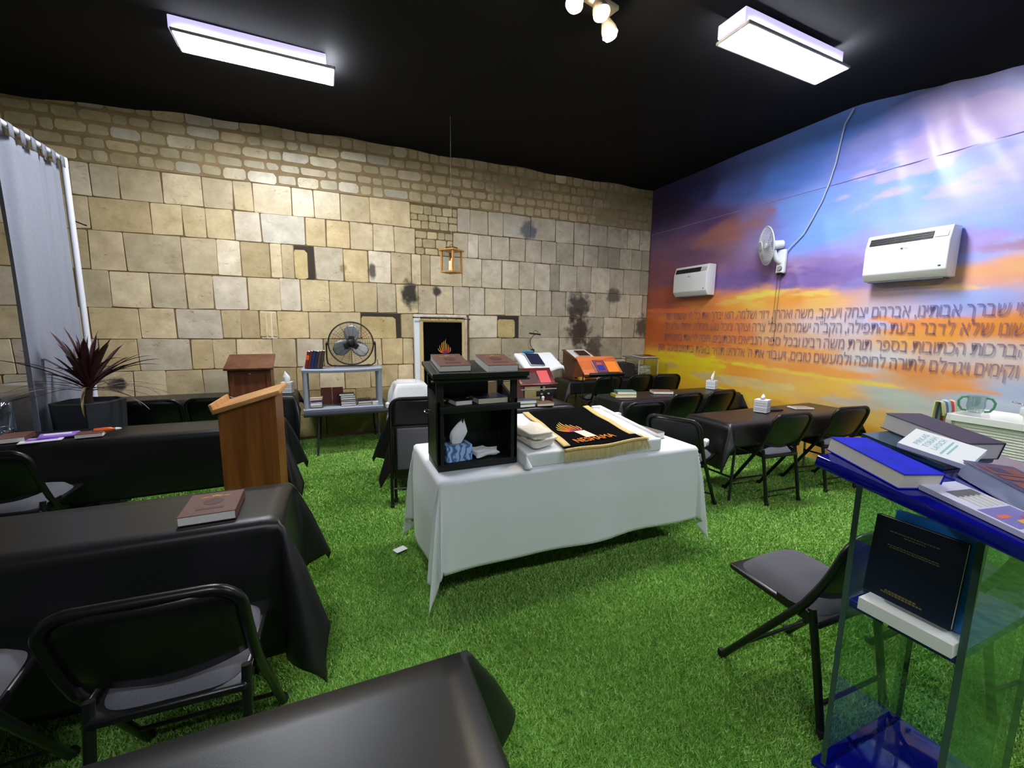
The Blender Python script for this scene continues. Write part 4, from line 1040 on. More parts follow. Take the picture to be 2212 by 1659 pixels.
# ================================================================== ark, lantern and wall-side things
def ark():
    t = thing('ark_surround', 'white upright boards around the ark niche in the stone wall', 'niche boards', (1.48, D, 0))
    MB().box((-0.375, -0.062, 1.12), (0.085, 0.10, 1.14), bev=0.003).build('side_board', M_WHITEPLASTIC, t)
    MB().box((0.365, -0.025, 1.12), (0.05, 0.03, 1.14), bev=0.003).build('side_board', mat('pale_marble', (226, 214, 200), rough=0.5, noise=0.2, nscale=14), t)
    b = MB()
    b.box((-0.02, -0.032, 1.705), (0.80, 0.04, 0.045), bev=0.012, seg=3); b.build('lintel', mat('pale_marble', (226, 214, 200)), t)
    MB().box((0, -0.018, 1.0), (0.68, 0.012, 1.3)).build('back_board', M_BLACKWOOD, t, smooth=False)
    r = thing('curtain_rod', 'thin dark rod with rings above the black ark curtain', 'curtain rod', (1.46, D - 0.152, 1.672), (0, R(0.4), 0))
    MB().tube([(-0.41, 0, 0.005), (0.41, 0, -0.005)], 0.006, 8).build('rod', M_DARKMETAL, r)
    for s in (-1, 1): MB().ellipsoid((s * 0.415, 0, -s * 0.005), (0.025, 0.025, 0.025), 10, 8).build('finial', M_DARKMETAL, r)
    for k in range(6):
        MB().tube(arc((-0.31 + 0.13 * k, 0, -0.007), 0.013, 0, 2 * PI, 12, (0, 1, 0), (0, 0, 1))[:-1], 0.0028, 6, closed=True).build('ring', M_DARKMETAL, r)
    c = thing('ark_curtain', 'black velvet ark curtain with gold border and embroidered flame', 'curtain', (1.475, D - 0.115, 0.50))
    def P(u, v): return (u, 0.012 * math.sin(u * 26) * (0.3 + 0.7 * (1 - v / 1.15)), v)
    b = MB(); b.grid([[P(u, v) for v in np.linspace(0, 1.155, 24)] for u in np.linspace(-0.325, 0.325, 60)]); b.build('velvet_panel', M_VELVET, c, ang=180, thick=0.004)
    def strip(u0, u1, v0, v1, nu, nv):
        g = MB(); g.grid([[(P(u, v)[0], P(u, v)[1] - 0.006, v) for v in np.linspace(v0, v1, nv)] for u in np.linspace(u0, u1, nu)]); g.build('gold_border', M_GOLDFABRIC, c, ang=180, thick=0.003)
    strip(-0.335, -0.29, 0, 1.16, 6, 20); strip(0.29, 0.335, 0, 1.16, 6, 20); strip(-0.335, 0.335, 1.115, 1.165, 60, 3)
    M = Matrix.Translation((0.015, -0.035, 0.655)) @ basis((1, 0, 0), (0, 0, 1), (0, -1, 0)).to_4x4()
    flame(c, M, 0.215)
ark()
def lantern():
    t = thing('lantern', 'wooden candle lantern hanging on a thin wire before the stone wall', 'lantern', (1.355, 5.12, 2.20), R(38))
    s = 0.085
    MB().box((0, 0, 0.018), (2 * s + 0.02, 2 * s + 0.02, 0.022), bev=0.003).build('base', W_LANTERN, t)
    for x in (-s, s):
        for y in (-s, s): MB().box((x, y, 0.14), (0.022, 0.022, 0.27), bev=0.002, seg=1).build('corner_post', W_LANTERN, t)
    MB().box((0, 0, 0.275), (2 * s + 0.055, 2 * s + 0.055, 0.018), bev=0.003).build('roof', W_LANTERN, t)
    MB().box((0, 0, 0.308), (0.11, 0.11, 0.014), bev=0.003).box((0, 0, 0.292), (0.07, 0.07, 0.02)).build('vent_cap', wood('dark_pine', (86, 56, 36), (110, 74, 48)), t)
    for k in range(4):
        a = k * PI / 2; M = Matrix.Rotation(a, 3, 'Z')
        c = M @ Vector((0, -s, 0.145)); MB().box(c, (2 * s - 0.022, 0.003, 0.235), a).build('glass_pane', clear('lantern_glass', (246, 248, 248), 0.97), t, smooth=False)
    cd = MB().lathe([(0.034, 0.03), (0.035, 0.06), (0.034, 0.145), (0.030, 0.150)], 20).build('candle', mat('candle_wax', (240, 228, 196), rough=0.6, emit=(255, 176, 90), estr=0.35), t)
    MB().lathe([(0.002, 0.150), (0.008, 0.158), (0.006, 0.172), (0.001, 0.185)], 10).build('flame', glow('candle_flame', (255, 150, 50), 6.0), cd)
    MB().tube(arc((0, 0, 0.315), 0.03, 0, PI, 12, (1, 0, 0), (0, 0, 1)), 0.003, 6).build('handle', M_DARKMETAL, t)
    MB().tube([(0, 0, 0.345), (0, 0, H - 2.2)], 0.0025, 6).build('hanging_wire', mat('steel_wire', (190, 190, 186), rough=0.3, metal=0.5), t)
lantern()

def curtain():
    f = thing('pipe_frame', 'white pipe frame holding the grey curtain at left', 'frame', (-2.185, 5.28, 0))
    MB().tube([(0, 0, 0), (0, 0, 3.015)], 0.024, 14).build('pole', M_PVC, f)
    MB().tube([(0, 0.02, 3.02), (0, -4.3, 3.02)], 0.021, 14).build('top_rail', M_PVC, f)
    MB().lathe([(0.026, -0.05), (0.026, 0.0), (0.024, 0.02), (0.008, 0.028)], 14, Matrix.Translation((0, 0, 3.02))).build('elbow', M_PVC, f)
    MB().tube([(0.01, 0.0, 2.50), (0.085, 0.05, 2.47)], 0.009, 8).build('bracket', M_DARKMETAL, f)
    MB().lathe([(0.025, 0), (0.025, 0.05)], 14, Matrix.Translation((0, 0, 2.48))).build('coupling', M_PVC, f)
    MB().tube([(0, -4.3, 0), (0, -4.3, 3.02)], 0.024, 14).build('pole', M_PVC, f)
    t = thing('curtain', 'grey fabric curtain hanging in folds by loops at left edge', 'curtain', (-2.185, 5.235, 0))
    m = mat('grey_curtain_fabric', (142, 146, 160), rough=0.8, noise=0.05, nscale=60, bump=0.15, bscale=500)
    ztop, zbot, L = 2.95, 0.12, 0.86
    def P(s, z):
        k = (z - zbot) / (ztop - zbot)
        y = -0.01 - s * L * (0.98 + 0.02 * k)
        amp = (0.006 + 0.030 * s ** 1.3) * (1 + 0.5 * (1 - k))
        x = -0.028 + amp * math.sin(s * 2 * PI * 3.1 + 0.4 + 0.5 * math.sin(k * 3)) + 0.006 * math.sin(s * 2 * PI * 8 + 2 * k)
        return (x, y, z)
    b = MB(); b.grid([[P(s, z) for z in np.linspace(zbot, ztop, 40)] for s in np.linspace(0, 1, 110)]); b.build('fabric', m, t, ang=180, thick=0.003)
    for k in range(7):
        y = -0.03 - 0.131 * k
        g = MB(); A = []
        for q in range(13):
            a = -PI / 2 - PI * 1.0 * q / 12 + PI
            A.append((0.026 * math.cos(PI * q / 12), 3.02 + 0.026 * math.sin(PI * q / 12)))
        prof = [(0.026, 2.94)] + A + [(-0.026, 2.94)]
        g.grid([[(x, y + dy, z) for (x, z) in prof] for dy in (-0.028, 0.028)]); g.build('tab_loop', m, t, ang=180, thick=0.003)
curtain()

def storage_chest():
    t = thing('storage_chest', 'grey chest with white lid behind the curtain at left edge', 'chest', (-2.96, 4.65, 0))
    MB().box((0, 0, 0.46), (0.92, 1.92, 0.92), bev=0.02).build('body', mat('grey_blue_plastic', (150, 158, 176), rough=0.4), t)
    MB().box((0, 0, 0.945), (0.95, 1.95, 0.05), bev=0.012).build('lid', M_WHITEPLASTIC, t)
storage_chest()

# planter and dracaena
def plant():
    t = thing('potted_dracaena', 'dark red spiky dracaena in tall slate planter behind left table', 'potted plant', (-1.92, 4.54, 0.0), R(-8)); t.scale = (1.1, 1.1, 1.1); Z0 = 0.60
    mp = mat('slate_planter', (38, 43, 52), rough=0.6, noise=0.1, nscale=12)
    def ring(s, z, ch=0.10): 
        h = 0.195 * s; c = ch * s
        return [(-h + c, -h, z), (h - c, -h, z), (h, -h + c, z), (h, h - c, z), (h - c, h, z), (-h + c, h, z), (-h, h - c, z), (-h, -h + c, z)]
    b = MB(); rows = [ring(0.78, 0.0), ring(0.80, 0.02), ring(0.97, Z0 + 0.235), ring(0.86, Z0 + 0.24), ring(0.82, Z0 + 0.20), ring(0.55, Z0 + 0.19), ring(0.05, Z0 + 0.19)]
    b.grid(rows, wrap=True); b.bm.faces.new([v for v in list(b.bm.verts)[:8]]); b.build('planter', mp, t, smooth=False)
    b = MB(); b.grid([ring(0.80, Z0 + 0.205), ring(0.02, Z0 + 0.212)], wrap=True); b.build('soil', mat('potting_soil', (40, 32, 26), rough=0.95, bump=0.6, bscale=90), t, smooth=False)
    MB().tube([(0.01, 0, Z0 + 0.19), (0.0, 0.0, Z0 + 0.26), (0.012, 0.01, Z0 + 0.34)], [0.026, 0.024, 0.018], 12).build('stem', mat('dracaena_stem', (84, 62, 50), rough=0.8), t)
    rs = random.Random(17)
    ma = mat('dracaena_leaf', (62, 30, 36), rough=0.42, noise=0.3, nscale=20); mb = mat('dracaena_leaf_dry', (128, 112, 100), rough=0.6, noise=0.2, nscale=20); my = mat('dracaena_leaf_dead', (150, 138, 84), rough=0.7)
    def leaf(az, el, l, wd, droop, m):
        b = MB(); P = []; n = 9; d = Vector((math.cos(az), math.sin(az), 0)); side = Vector((-d.y, d.x, 0))
        pos = Vector((0.008, 0.006, Z0 + 0.30 + rs.uniform(0, 0.05))); e = el
        for i in range(n + 1):
            k = i / n; wv = wd * (0.55 + 0.9 * k) * (1 - k) ** 0.55 if k < 1 else 0.0002
            wv = max(wv, 0.0006)
            dirv = d * math.cos(e) + Vector((0, 0, 1)) * math.sin(e); nn = -d * math.sin(e) + Vector((0, 0, 1)) * math.cos(e)
            P.append([pos - side * wv + nn * wv * 0.5, pos.copy(), pos + side * wv + nn * wv * 0.5])
            pos = pos + dirv * (l / n); e -= droop / n * (0.4 + 1.2 * k)
        b.grid(P); b.build('leaf', m, t, ang=180)
    for k in range(22): leaf(rs.uniform(0, 2 * PI), R(rs.uniform(58, 88)), rs.uniform(0.32, 0.47), rs.uniform(0.024, 0.034), R(rs.uniform(0, 18)), ma)
    for k in range(26): leaf(rs.uniform(0, 2 * PI), R(rs.uniform(30, 60)), rs.uniform(0.34, 0.52), rs.uniform(0.015, 0.024), R(rs.uniform(20, 70)), ma)
    for k in range(24): leaf(rs.uniform(0, 2 * PI), R(rs.uniform(-5, 32)), rs.uniform(0.36, 0.60), rs.uniform(0.006, 0.011), R(rs.uniform(30, 80)), mb if rs.random() < 0.55 else ma)
    for az, l in ((-1.2, 0.40),): leaf(az, R(15), l, 0.012, R(165), my)
    o = [c for c in kids(t)]
    c = thing('tuft', 'x', 'x') if False else None
plant()

# things on the potted plant table
book('brown book with white pages at left end of table before the plant', (-2.09, 3.955, 0.751), (0.15, 0.20, 0.035), R(12), M_BROWNCOVER, M_PAGES, '+x')
def magazine(label, loc, rot, size, m, group=None, name='magazine', bs=None, prints=()):
    t = thing(name, label, 'magazine' if name == 'magazine' else 'booklet', loc, rot, group, bs)
    MB().box((0, 0, size[2] / 2), size, bev=0.0006, seg=1).build('pages', m, t)
    for (nm, x, y, dx, dy, mm) in prints: MB().box((x, y, size[2] + 0.0003), (dx, dy, 0.0006)).build(nm, mm, t, smooth=False)
    return t
M_LILAC = mat('lilac_print', (150, 110, 210), rough=0.35); M_GLOSSWHITE = mat('glossy_white', (236, 234, 244), rough=0.25)
magazine('white and purple leaflet near left end of table before the plant', (-1.915, 3.885, 0.751), R(14), (0.21, 0.14, 0.006), M_GLOSSWHITE, prints=[('purple_print', 0.0, 0.01, 0.16, 0.08, M_LILAC)])
magazine('purple brochure overlapping the white leaflet by the brown book', (-1.86, 3.965, 0.759), (R(1), R(2), R(20)), (0.20, 0.13, 0.010), M_LILAC, prints=[('white_print', -0.01, 0.02, 0.14, 0.05, M_GLOSSWHITE)])
book('brown book with orange spine in front of the slate planter', (-1.665, 3.905, 0.751), (0.15, 0.11, 0.030), R(10), M_BROWNCOVER, M_PAGES, '+y')
def jar():
    t = thing('amber_bottle', 'small amber bottle with white tip in front of slate planter', 'bottle', (-1.60, 3.94, 0.783), (0, R(90), R(15)))
    MB().lathe([(0.004, -0.06), (0.018, -0.055), (0.020, 0.0), (0.018, 0.035), (0.010, 0.05), (0.010, 0.06)], 16).build('body', mat('amber_plastic', (196, 84, 30), rough=0.25), t)
    MB().lathe([(0.011, 0.06), (0.010, 0.075), (0.003, 0.095)], 12).build('cap', M_PAPER, t)
jar()
crumple('clear crumpled plastic bag at left frame edge on the table before the plant', 'plastic_bag', 'bag', (-2.215, 4.09, 0.778), R(20), (0.11, 0.13, 0.20), clear('bag_film', (226, 232, 240), 0.80, 0.12), 12, 0.5)
book('brown leather prayer book with gold crown on the left front table', (-0.53, 2.135, 0.748), (0.205, 0.25, 0.040), R(2), M_BROWNCOVER, M_PAGES, '+x', ornament='siddur')
# ================================================================== lecterns and boxes
def oak_lectern():
    t = thing('wooden_lectern', 'honey oak standing lectern with sloped top, by the left tables', 'lectern', (-0.56, 3.42, 0), R(-1))
    x0, x1, y0, y1 = -0.175, 0.165, -0.17, 0.19
    zl, zr = 0.985, 1.085
    for y in (y0 + 0.009, y1 - 0.009):
        MB().prism([(x0, y - 0.009, 0.03), (x1, y - 0.009, 0.03), (x1, y - 0.009, zr), (x0, y - 0.009, zl)], (0, 0.018, 0)).build('side_panel', W_HONEY, t, smooth=False)
    MB().box((x1 - 0.009, 0.01, 0.55), (0.018, y1 - y0 - 0.036, 1.04)).build('front_panel', W_HONEY, t, smooth=False)
    for z in (0.30, 0.70): MB().box((0, 0.01, z), (x1 - x0 - 0.03, y1 - y0 - 0.036, 0.016)).build('shelf', W_HONEY, t, smooth=False)
    MB().box((0, 0.01, 0.015), (x1 - x0 + 0.02, y1 - y0 + 0.02, 0.03), bev=0.004).build('plinth', W_HONEY, t)
    a = math.atan2(zr - zl, x1 - x0); rot = Matrix.Rotation(-a, 3, 'Y')
    MB().box((0.0, 0.01, (zl + zr) / 2 + 0.018), (0.415, 0.44, 0.030), rot, bev=0.004).build('top_board', W_HONEYTOP, t)
    p = rot @ Vector((-0.200, 0, 0.030))
    MB().box((p.x, 0.01, (zl + zr) / 2 + 0.018 + p.z), (0.020, 0.44, 0.050), rot, bev=0.006).build('book_ledge', W_HONEYTOP, t)
oak_lectern()
def lockbox():
    t = thing('wooden_lockbox', 'cherry wood lockbox with slanted lid and keyhole, left of grey shelf', 'box', (-0.91, 5.62, 0.748), R(2))
    x, y0, y1 = 0.20, -0.17, 0.20; zf, zb = 0.315, 0.425
    for s in (-1, 1): MB().prism([(s * x - 0.009, y0, 0), (s * x - 0.009, y1, 0), (s * x - 0.009, y1, zb), (s * x - 0.009, y0, zf)], (0.018, 0, 0)).build('side_panel', W_CHERRY, t, smooth=False)
    MB().box((0, y0 + 0.014, zf / 2), (2 * x - 0.018, 0.016, zf)).build('front_panel', W_CHERRY, t, smooth=False)
    MB().box((0, y1 - 0.008, zb / 2), (2 * x - 0.018, 0.016, zb)).build('back_panel', W_CHERRY, t, smooth=False)
    for s in (-1, 1): MB().box((s * (x - 0.022), y0, zf / 2), (0.036, 0.014, zf), bev=0.003, seg=1).build('corner_stile', W_CHERRY, t)
    a = math.atan2(zb - zf, y1 - y0); rot = Matrix.Rotation(a, 3, 'X')
    MB().box((0, 0.0, (zf + zb) / 2 + 0.012), (0.475, 0.46, 0.024), rot, bev=0.004).build('lid', W_CHERRY, t)
    M = Matrix.Translation((0.0, y0 + 0.004, zf - 0.055)) @ Matrix.Rotation(R(90), 4, 'X')
    MB().lathe([(0.011, 0.0), (0.011, 0.006), (0.007, 0.009)], 16, M).build('lock', M_CHROME, t)
lockbox()

# grey plastic shelf unit
def shelf_unit():
    t = thing('plastic_shelf_unit', 'grey plastic two-tier shelf unit on low table by stone wall', 'shelf', (0.075, 5.56, 0.532))
    m = mat('grey_shelf_plastic', (150, 156, 172), rough=0.5, bump=0.1, bscale=60); L, Dp = 0.90, 0.36
    for z, sag in ((0.03, 0.0), (0.505, 0.012)):
        b = MB(); n = 12
        rows = []
        for i in range(n + 1):
            x = -L / 2 + L * i / n; dz = -sag * (1 - (2 * i / n - 1) ** 2)
            rows.append([(x, -Dp / 2, z - 0.03 + dz), (x, -Dp / 2 - 0.006, z + dz), (x, -Dp / 2 + 0.01, z + 0.012 + dz), (x, Dp / 2 - 0.01, z + 0.012 + dz), (x, Dp / 2, z + dz), (x, Dp / 2, z - 0.03 + dz)])
        b.grid(rows, wrap=True)
        b.bm.verts.ensure_lookup_table(); k = 6
        b.bm.faces.new([b.bm.verts[i] for i in range(k)]); b.bm.faces.new([b.bm.verts[-1 - i] for i in range(k)])
        b.build('shelf', m, t, ang=40)
    for sx in (-1, 1):
        for sy in (-1, 1):
            b = MB().lathe([(0.030, 0.01), (0.026, 0.05), (0.026, 0.44), (0.032, 0.49)], 14, Matrix.Translation((sx * (L / 2 - 0.03), sy * (Dp / 2 - 0.03), 0))).build('post', m, t)
shelf_unit()
zS, zT = 0.578, 1.051   # shelf surfaces
row_cols = [((104, 34, 30), 'maroon book with orange sticker'), ((84, 46, 36), 'brown book'), ((32, 40, 84), 'navy book'), ((28, 36, 74), 'dark navy book'), ((88, 58, 44), 'tan-brown book'), ((52, 50, 46), 'dark grey book')]
pos_words = ['first from the left in the row beside the floor fan', 'second from the left in the row beside the floor fan', 'third from the left in the row beside the floor fan', 'fourth from the left in the row beside the floor fan', 'fifth from the left in the row beside the floor fan', 'last in the row, touching the floor fan']
for k, ((rgb, nm), pw) in enumerate(zip(row_cols, pos_words)):
    lean = R(11)
    wth = (0.032, 0.026, 0.034, 0.030, 0.028, 0.034)[k]
    x = (-0.345, -0.311, -0.283, -0.247, -0.215, -0.185)[k]
    # upright: thickness across x, spine to the front, leaning to the right
    bx = basis((0, 1, 0), (math.sin(lean), 0, math.cos(lean)), (math.cos(lean), 0, -math.sin(lean)))
    h = 0.205 + 0.004 * (k % 3)
    o = Vector((x, 5.52, zT)) + bx @ Vector((0, h / 2 + 0.002, 0))
    bk = book(nm + ', ' + pw, o, (0.15, h, wth), cover=mat('row_cover_%d' % k, rgb, rough=0.5), spine='-x', basis_=bx, group='books in a row on the grey shelf')
    if k == 0: MB().box((-0.0753, 0.03, wth / 2), (0.001, 0.055, wth * 0.9)).build('sticker', mat('orange_sticker', (240, 84, 40), rough=0.6), bk, smooth=False)
def stack(cx, cy, z, specs, group, where, total):
    words = ['bottom', 'second from bottom', 'third from bottom', 'fourth from bottom', 'fifth from bottom', 'sixth from bottom']
    for k, (w_, d_, t_, cov, pg, nm, rz, dx) in enumerate(specs):
        wd = 'top' if k == len(specs) - 1 else words[k]
        book('%s, %s of the %s' % (nm, wd, where), (cx + dx, cy, z), (w_, d_, t_), R(rz), cov, pg, '+y', group=group)
        z += t_ + 0.0006
M_CREAMCOVER = mat('cream_cover', (206, 186, 158), rough=0.6)
stack(-0.236, 5.475, zS, [(0.13, 0.15, 0.012, M_BROWNCOVER, M_PAGESCREAM, 'thin brown book', 3, 0.004), (0.126, 0.15, 0.024, M_BLACKCOVER, M_PAGES, 'black book', -2, 0.0), (0.122, 0.15, 0.030, M_PAPER, M_PAGES, 'white book', 0, -0.004), (0.126, 0.15, 0.028, M_PURPLE, mat('purple_edges', (96, 66, 130), rough=0.7), 'purple book', 1, 0.002), (0.13, 0.15, 0.026, M_CREAMCOVER, M_PAGESCREAM, 'cream book', -3, 0.0)], 'left stack on the grey shelf', 'left stack inside grey shelf', 5)
for k, (x, nm) in enumerate(((-0.125, 'left'), (0.005, 'right'))):
    bx = basis((1, 0, 0), (0, 0.10, 0.995), (0, -0.995, 0.10))
    book('brown leather book standing upright inside grey shelf, %s of the pair' % nm, (x, 5.60, zS + 0.11), (0.125, 0.21, 0.045), cover=mat('oxblood_leather', (92, 44, 40), rough=0.5, noise=0.15, nscale=40), spine='-x', basis_=bx, group='pair of brown books standing in the grey shelf')
stack(0.115, 5.50, zS, [(0.172, 0.12, 0.026, M_BLACKCOVER, M_PAGES, 'black book', 1, 0.008), (0.17, 0.12, 0.025, M_BLACKCOVER, M_PAGES, 'black book', -1, 0.006), (0.172, 0.12, 0.024, M_BLACKCOVER, mat('grey_edges', (170, 168, 172), rough=0.8), 'grey-edged book', 0, 0.006), (0.172, 0.12, 0.026, M_BLACKCOVER, M_PAGES, 'black book', 2, 0.002), (0.17, 0.12, 0.023, M_BLACKCOVER, M_PAGES, 'black book', 0, 0.003), (0.17, 0.12, 0.024, M_BLACKCOVER, M_PAGES, 'black book', -2, -0.010)], 'middle stack on the grey shelf', 'tall middle stack inside grey shelf', 6)
stack(0.312, 5.49, zS, [(0.165, 0.12, 0.024, M_BLACKCOVER, M_PAGESCREAM, 'black book', 0, 0.0), (0.16, 0.12, 0.026, M_BLACKCOVER, M_PAGES, 'black book', 2, 0.0), (0.15, 0.12, 0.020, M_BLACKCOVER, mat('dark_edges', (60, 58, 60), rough=0.8), 'thin dark book', -1, -0.004)], 'right stack on the grey shelf', 'short right stack inside grey shelf', 3)
book('small white booklet at right end inside grey shelf', (0.44, 5.50, zS), (0.075, 0.11, 0.028), R(0), M_PAPER, M_PAGES, '+y')
crumple('heap of white papers on low table right of the grey shelf', 'paper_pile', 'paper', (0.580, 5.40, 0.532), R(4), (0.042, 0.13, 0.06), M_PAPER, 15, 0.35, 2)

def blade_mesh(r0, r1, w0, w1, pitch, M, n=8):
    b = MB(); P = []
    for i in range(n + 1):
        k = i / n; r = r0 + (r1 - r0) * k; wd = (w0 + (w1 - w0) * math.sin(PI * min(1, 0.15 + 0.62 * k))) * (1 - max(0, k - 0.8) * 2.2)
        row = []
        for q in range(7):
            s = -0.5 + q / 6; a = s * wd / max(r, 0.03)
            row.append(M @ Vector((r * math.cos(a), r * math.sin(a), -s * wd * math.tan(pitch) + 0.10 * wd * (0.25 - s * s))))
        P.append(row)
    return b.grid(P)
def guard(rad, depth, rings, spokes, wr, M, hub=0.04):
    b = MB()
    def zf(r): return depth * (1 - (r / rad) ** 2.5)
    for k in range(rings):
        r = hub + (rad - hub) * (k + 0.5) / rings
        b.tube([M @ Vector((r * math.cos(2 * PI * q / 36), r * math.sin(2 * PI * q / 36), zf(r))) for q in range(36)], wr, 4, closed=True)
    for k in range(spokes):
        a = 2 * PI * k / spokes
        b.tube([M @ Vector((r * math.cos(a), r * math.sin(a), zf(r))) for r in np.linspace(hub, rad, 6)], wr * 1.4, 4, caps=False)
    return b
def floor_fan():
    t = thing('floor_fan', 'black round metal fan with grey blades on top of grey shelf', 'fan', (0.185, 5.58, zT))
    c = Vector((0, -0.02, 0.288)); rad = 0.262
    M = Matrix.Translation(c) @ basis((1, 0, 0), (0, 0.06, 1), (0, -1, 0.06)).to_4x4()
    mt = mat('fan_black_wire', (40, 36, 32), rough=0.4, metal=0.3)
    MB().tube([M @ Vector((rad * math.cos(2 * PI * q / 60), rad * math.sin(2 * PI * q / 60), -0.0)) for q in range(60)], 0.0085, 8, closed=True).build('guard_rim', mt, t)
    g = guard(rad, 0.055, 16, 18, 0.0010, M, 0.045).build('front_guard', mt, t); g['kind'] = 'stuff'
    M2 = M @ Matrix.Diagonal((1, 1, -1, 1)); g = guard(rad, 0.06, 8, 12, 0.0012, M2, 0.05).build('rear_guard', mt, t); g['kind'] = 'stuff'
    mb = mat('fan_blade_aluminium', (150, 152, 156), rough=0.38, metal=0.35)
    for k in range(3):
        Mb = M @ Matrix.Rotation(R(86 + 120 * k), 4, 'Z') @ Matrix.Translation((0, 0, 0.0))
        blade_mesh(0.055, 0.225, 0.08, 0.19, R(16), Mb).build('blade', mb, t, ang=180, thick=0.0015)
    md = mat('fan_hub_black', (22, 22, 22), rough=0.5)
    MB().lathe([(0.02, -0.05), (0.052, -0.04), (0.052, 0.02), (0.03, 0.032), (0.02, 0.05)], 20, M).build('motor_hub', md, t)
    for k in range(3):
        MB().box(M @ (Matrix.Rotation(R(86 + 120 * k), 4, 'Z') @ Vector((0.06, 0, 0.012))), (0.06, 0.07, 0.01), basis((1, 0, 0), (0, 0.06, 1), (0, -1, 0.06)) @ Matrix.Rotation(R(86 + 120 * k), 3, 'Z'), bev=0.003).build('blade_clamp', md, t)
    for s in (-1, 1): MB().lathe([(0.022, -0.012), (0.022, 0.012)], 14, Matrix.Translation(c + Vector((s * (rad + 0.016), 0.02, 0.0))) @ Matrix.Rotation(R(90), 4, 'Y')).build('pivot_knob', md, t)
    pts = [(-rad - 0.022, 0.0, 0.288), (-rad - 0.022, -0.01, 0.10), (-rad - 0.012, -0.03, 0.045), (-rad + 0.03, -0.05, 0.018), (-0.12, -0.06, 0.014), (0.12, -0.06, 0.014), (rad - 0.03, -0.05, 0.018), (rad + 0.012, -0.03, 0.045), (rad + 0.022, -0.01, 0.10), (rad + 0.022, 0.0, 0.288)]
    MB().tube(pts, 0.010, 8).build('stand', mt, t)
    for s in (-1, 1): MB().tube([(s * 0.2, -0.055, 0.012), (s * 0.2, 0.10, 0.012)], 0.009, 8).build('stand_foot', mt, t)
floor_fan()
tag(MB().tube([(0.50, 5.70, 1.12), (0.525, 5.80, 0.98), (0.545, 5.88, 0.82), (0.56, 5.92, 0.70), (0.565, 5.94, 0.58), (0.55, 5.98, 0.537), (0.45, 6.02, 0.537)], 0.004, 6).build('power_cord', M_RUBBER), 'thin black power cord drooping right of grey shelf by wall', 'cord')

# small cloth-covered table by the ark
def side_table():
    t = thing('side_table', 'small square table hidden under a white cloth beside the ark', 'table', (0.93, 5.88, 0))
    MB().box((0, 0, 0.765), (0.32, 0.28, 0.03), bev=0.004).build('tabletop', W_HONEY, t)
    for x in (-0.14, 0.14):
        for y in (-0.11, 0.11): MB().box((x, y, 0.375), (0.03, 0.03, 0.75)).build('leg', W_HONEY, t, smooth=False)
side_table()
tablecloth('white cloth on the small side table beside the ark', 0.75, 1.12, 5.70, 6.05, M_WHITECLOTH, T=0.785, ox=(0.5, 0.5), oy=(0.5, 0.08), seed=12, bulge=0.22, wave=0.08, group='white tablecloths', step=0.035, tip=0.9)
magazine('stack of white paper sheets on small white side table', (0.89, 5.87, 0.788), R(-8), (0.26, 0.24, 0.022), M_PAPER, name='paper_stack')
bpy.data.objects['paper_stack']['category'] = 'paper'

# ================================================================== back right: stands, boxes, books
def tilted(a, rz=0.0):
    return basis((math.cos(rz), math.sin(rz), 0), (-math.sin(rz) * math.cos(a), math.cos(rz) * math.cos(a), math.sin(a)), (math.sin(rz) * math.sin(a), -math.cos(rz) * math.sin(a), math.cos(a)))
def post_base(t, x, y, z, m, r=0.014):
    MB().tube([(x, y, 0.02), (x, y, z)], r, 10).build('post', m, t)
# white-draped music stand
st = thing('music_stand', 'dark music stand under a white cloth, before the stone wall', 'music stand', (2.50, 4.98, 0))
ta = tilted(R(28), R(5))
cen = Vector((0, 0, 1.115))
post_base(st, 0.06, 0.02, 1.09, M_DARKMETAL, 0.019)
MB().box(cen, (0.52, 0.32, 0.014), ta, bev=0.003).build('desk', M_BLACKWOOD, st)
for k in range(3):
    a = R(90 + 120 * k); MB().tube([(0.06, 0.02, 0.14), (0.06 + 0.26 * math.cos(a), 0.02 + 0.26 * math.sin(a), 0.012)], 0.010, 8).build('foot', M_DARKMETAL, st)
def draped_desk():
    b = MB(); P = []
    L, Wd = 0.56, 0.36
    for i in range(41):
        u = -1 + 2 * i / 40; row = []
        for j in range(31):
            v = -1 + 2 * j / 30
            x, y = u * 0.335, v * 0.225; ox = max(0, abs(x) - L / 2); oy = max(0, abs(y) - Wd / 2)
            drop = 0.8 * (ox + oy) + 0.018 * math.sin(u * 5 + 1) * (1 if v < -0.75 else 0)
            xx = max(-L / 2 - 0.012, min(L / 2 + 0.012, x)); yy = max(-Wd / 2 - 0.012, min(Wd / 2 + 0.012, y))
            p = ta @ Vector((xx, yy, 0.012 + 0.004 * math.sin(u * 7) * math.cos(v * 5)))
            row.append((p.x, p.y, p.z - drop))
        P.append(row)
    o = b.grid(P).build('white_cloth', M_WHITECLOTH, None, ang=180, thick=0.003)
    o.location = Vector((2.50, 4.98, 0)) + cen
    tag(o, 'white cloth draped over the tilted music stand desk', 'cloth')
draped_desk()
pz = Vector((2.50, 4.98, 0)) + cen
book('navy book with blue top edge on the white-draped music stand', pz + ta @ Vector((-0.085, -0.015, 0.019)), (0.20, 0.27, 0.026), cover=M_NAVY, spine='+x', basis_=basis(ta @ Vector((1, -0.12, 0)), ta @ Vector((0.12, 1, 0)), ta @ Vector((0, 0, 1))))
MB().box((0, 0.0, 0), (0.16, 0.03, 0.022)).build('blue_strip', mat('cyan_band', (60, 140, 180), rough=0.5), None, smooth=False)
bs_ = bpy.data.objects['blue_strip']; bs_.matrix_world = Matrix.Translation(pz + ta @ Vector((-0.115, 0.140, 0.0575))) @ ta.to_4x4(); bs_.name = 'bookmark'
tag(bs_, 'blue strip at top edge of navy book on white-draped stand', 'bookmark')
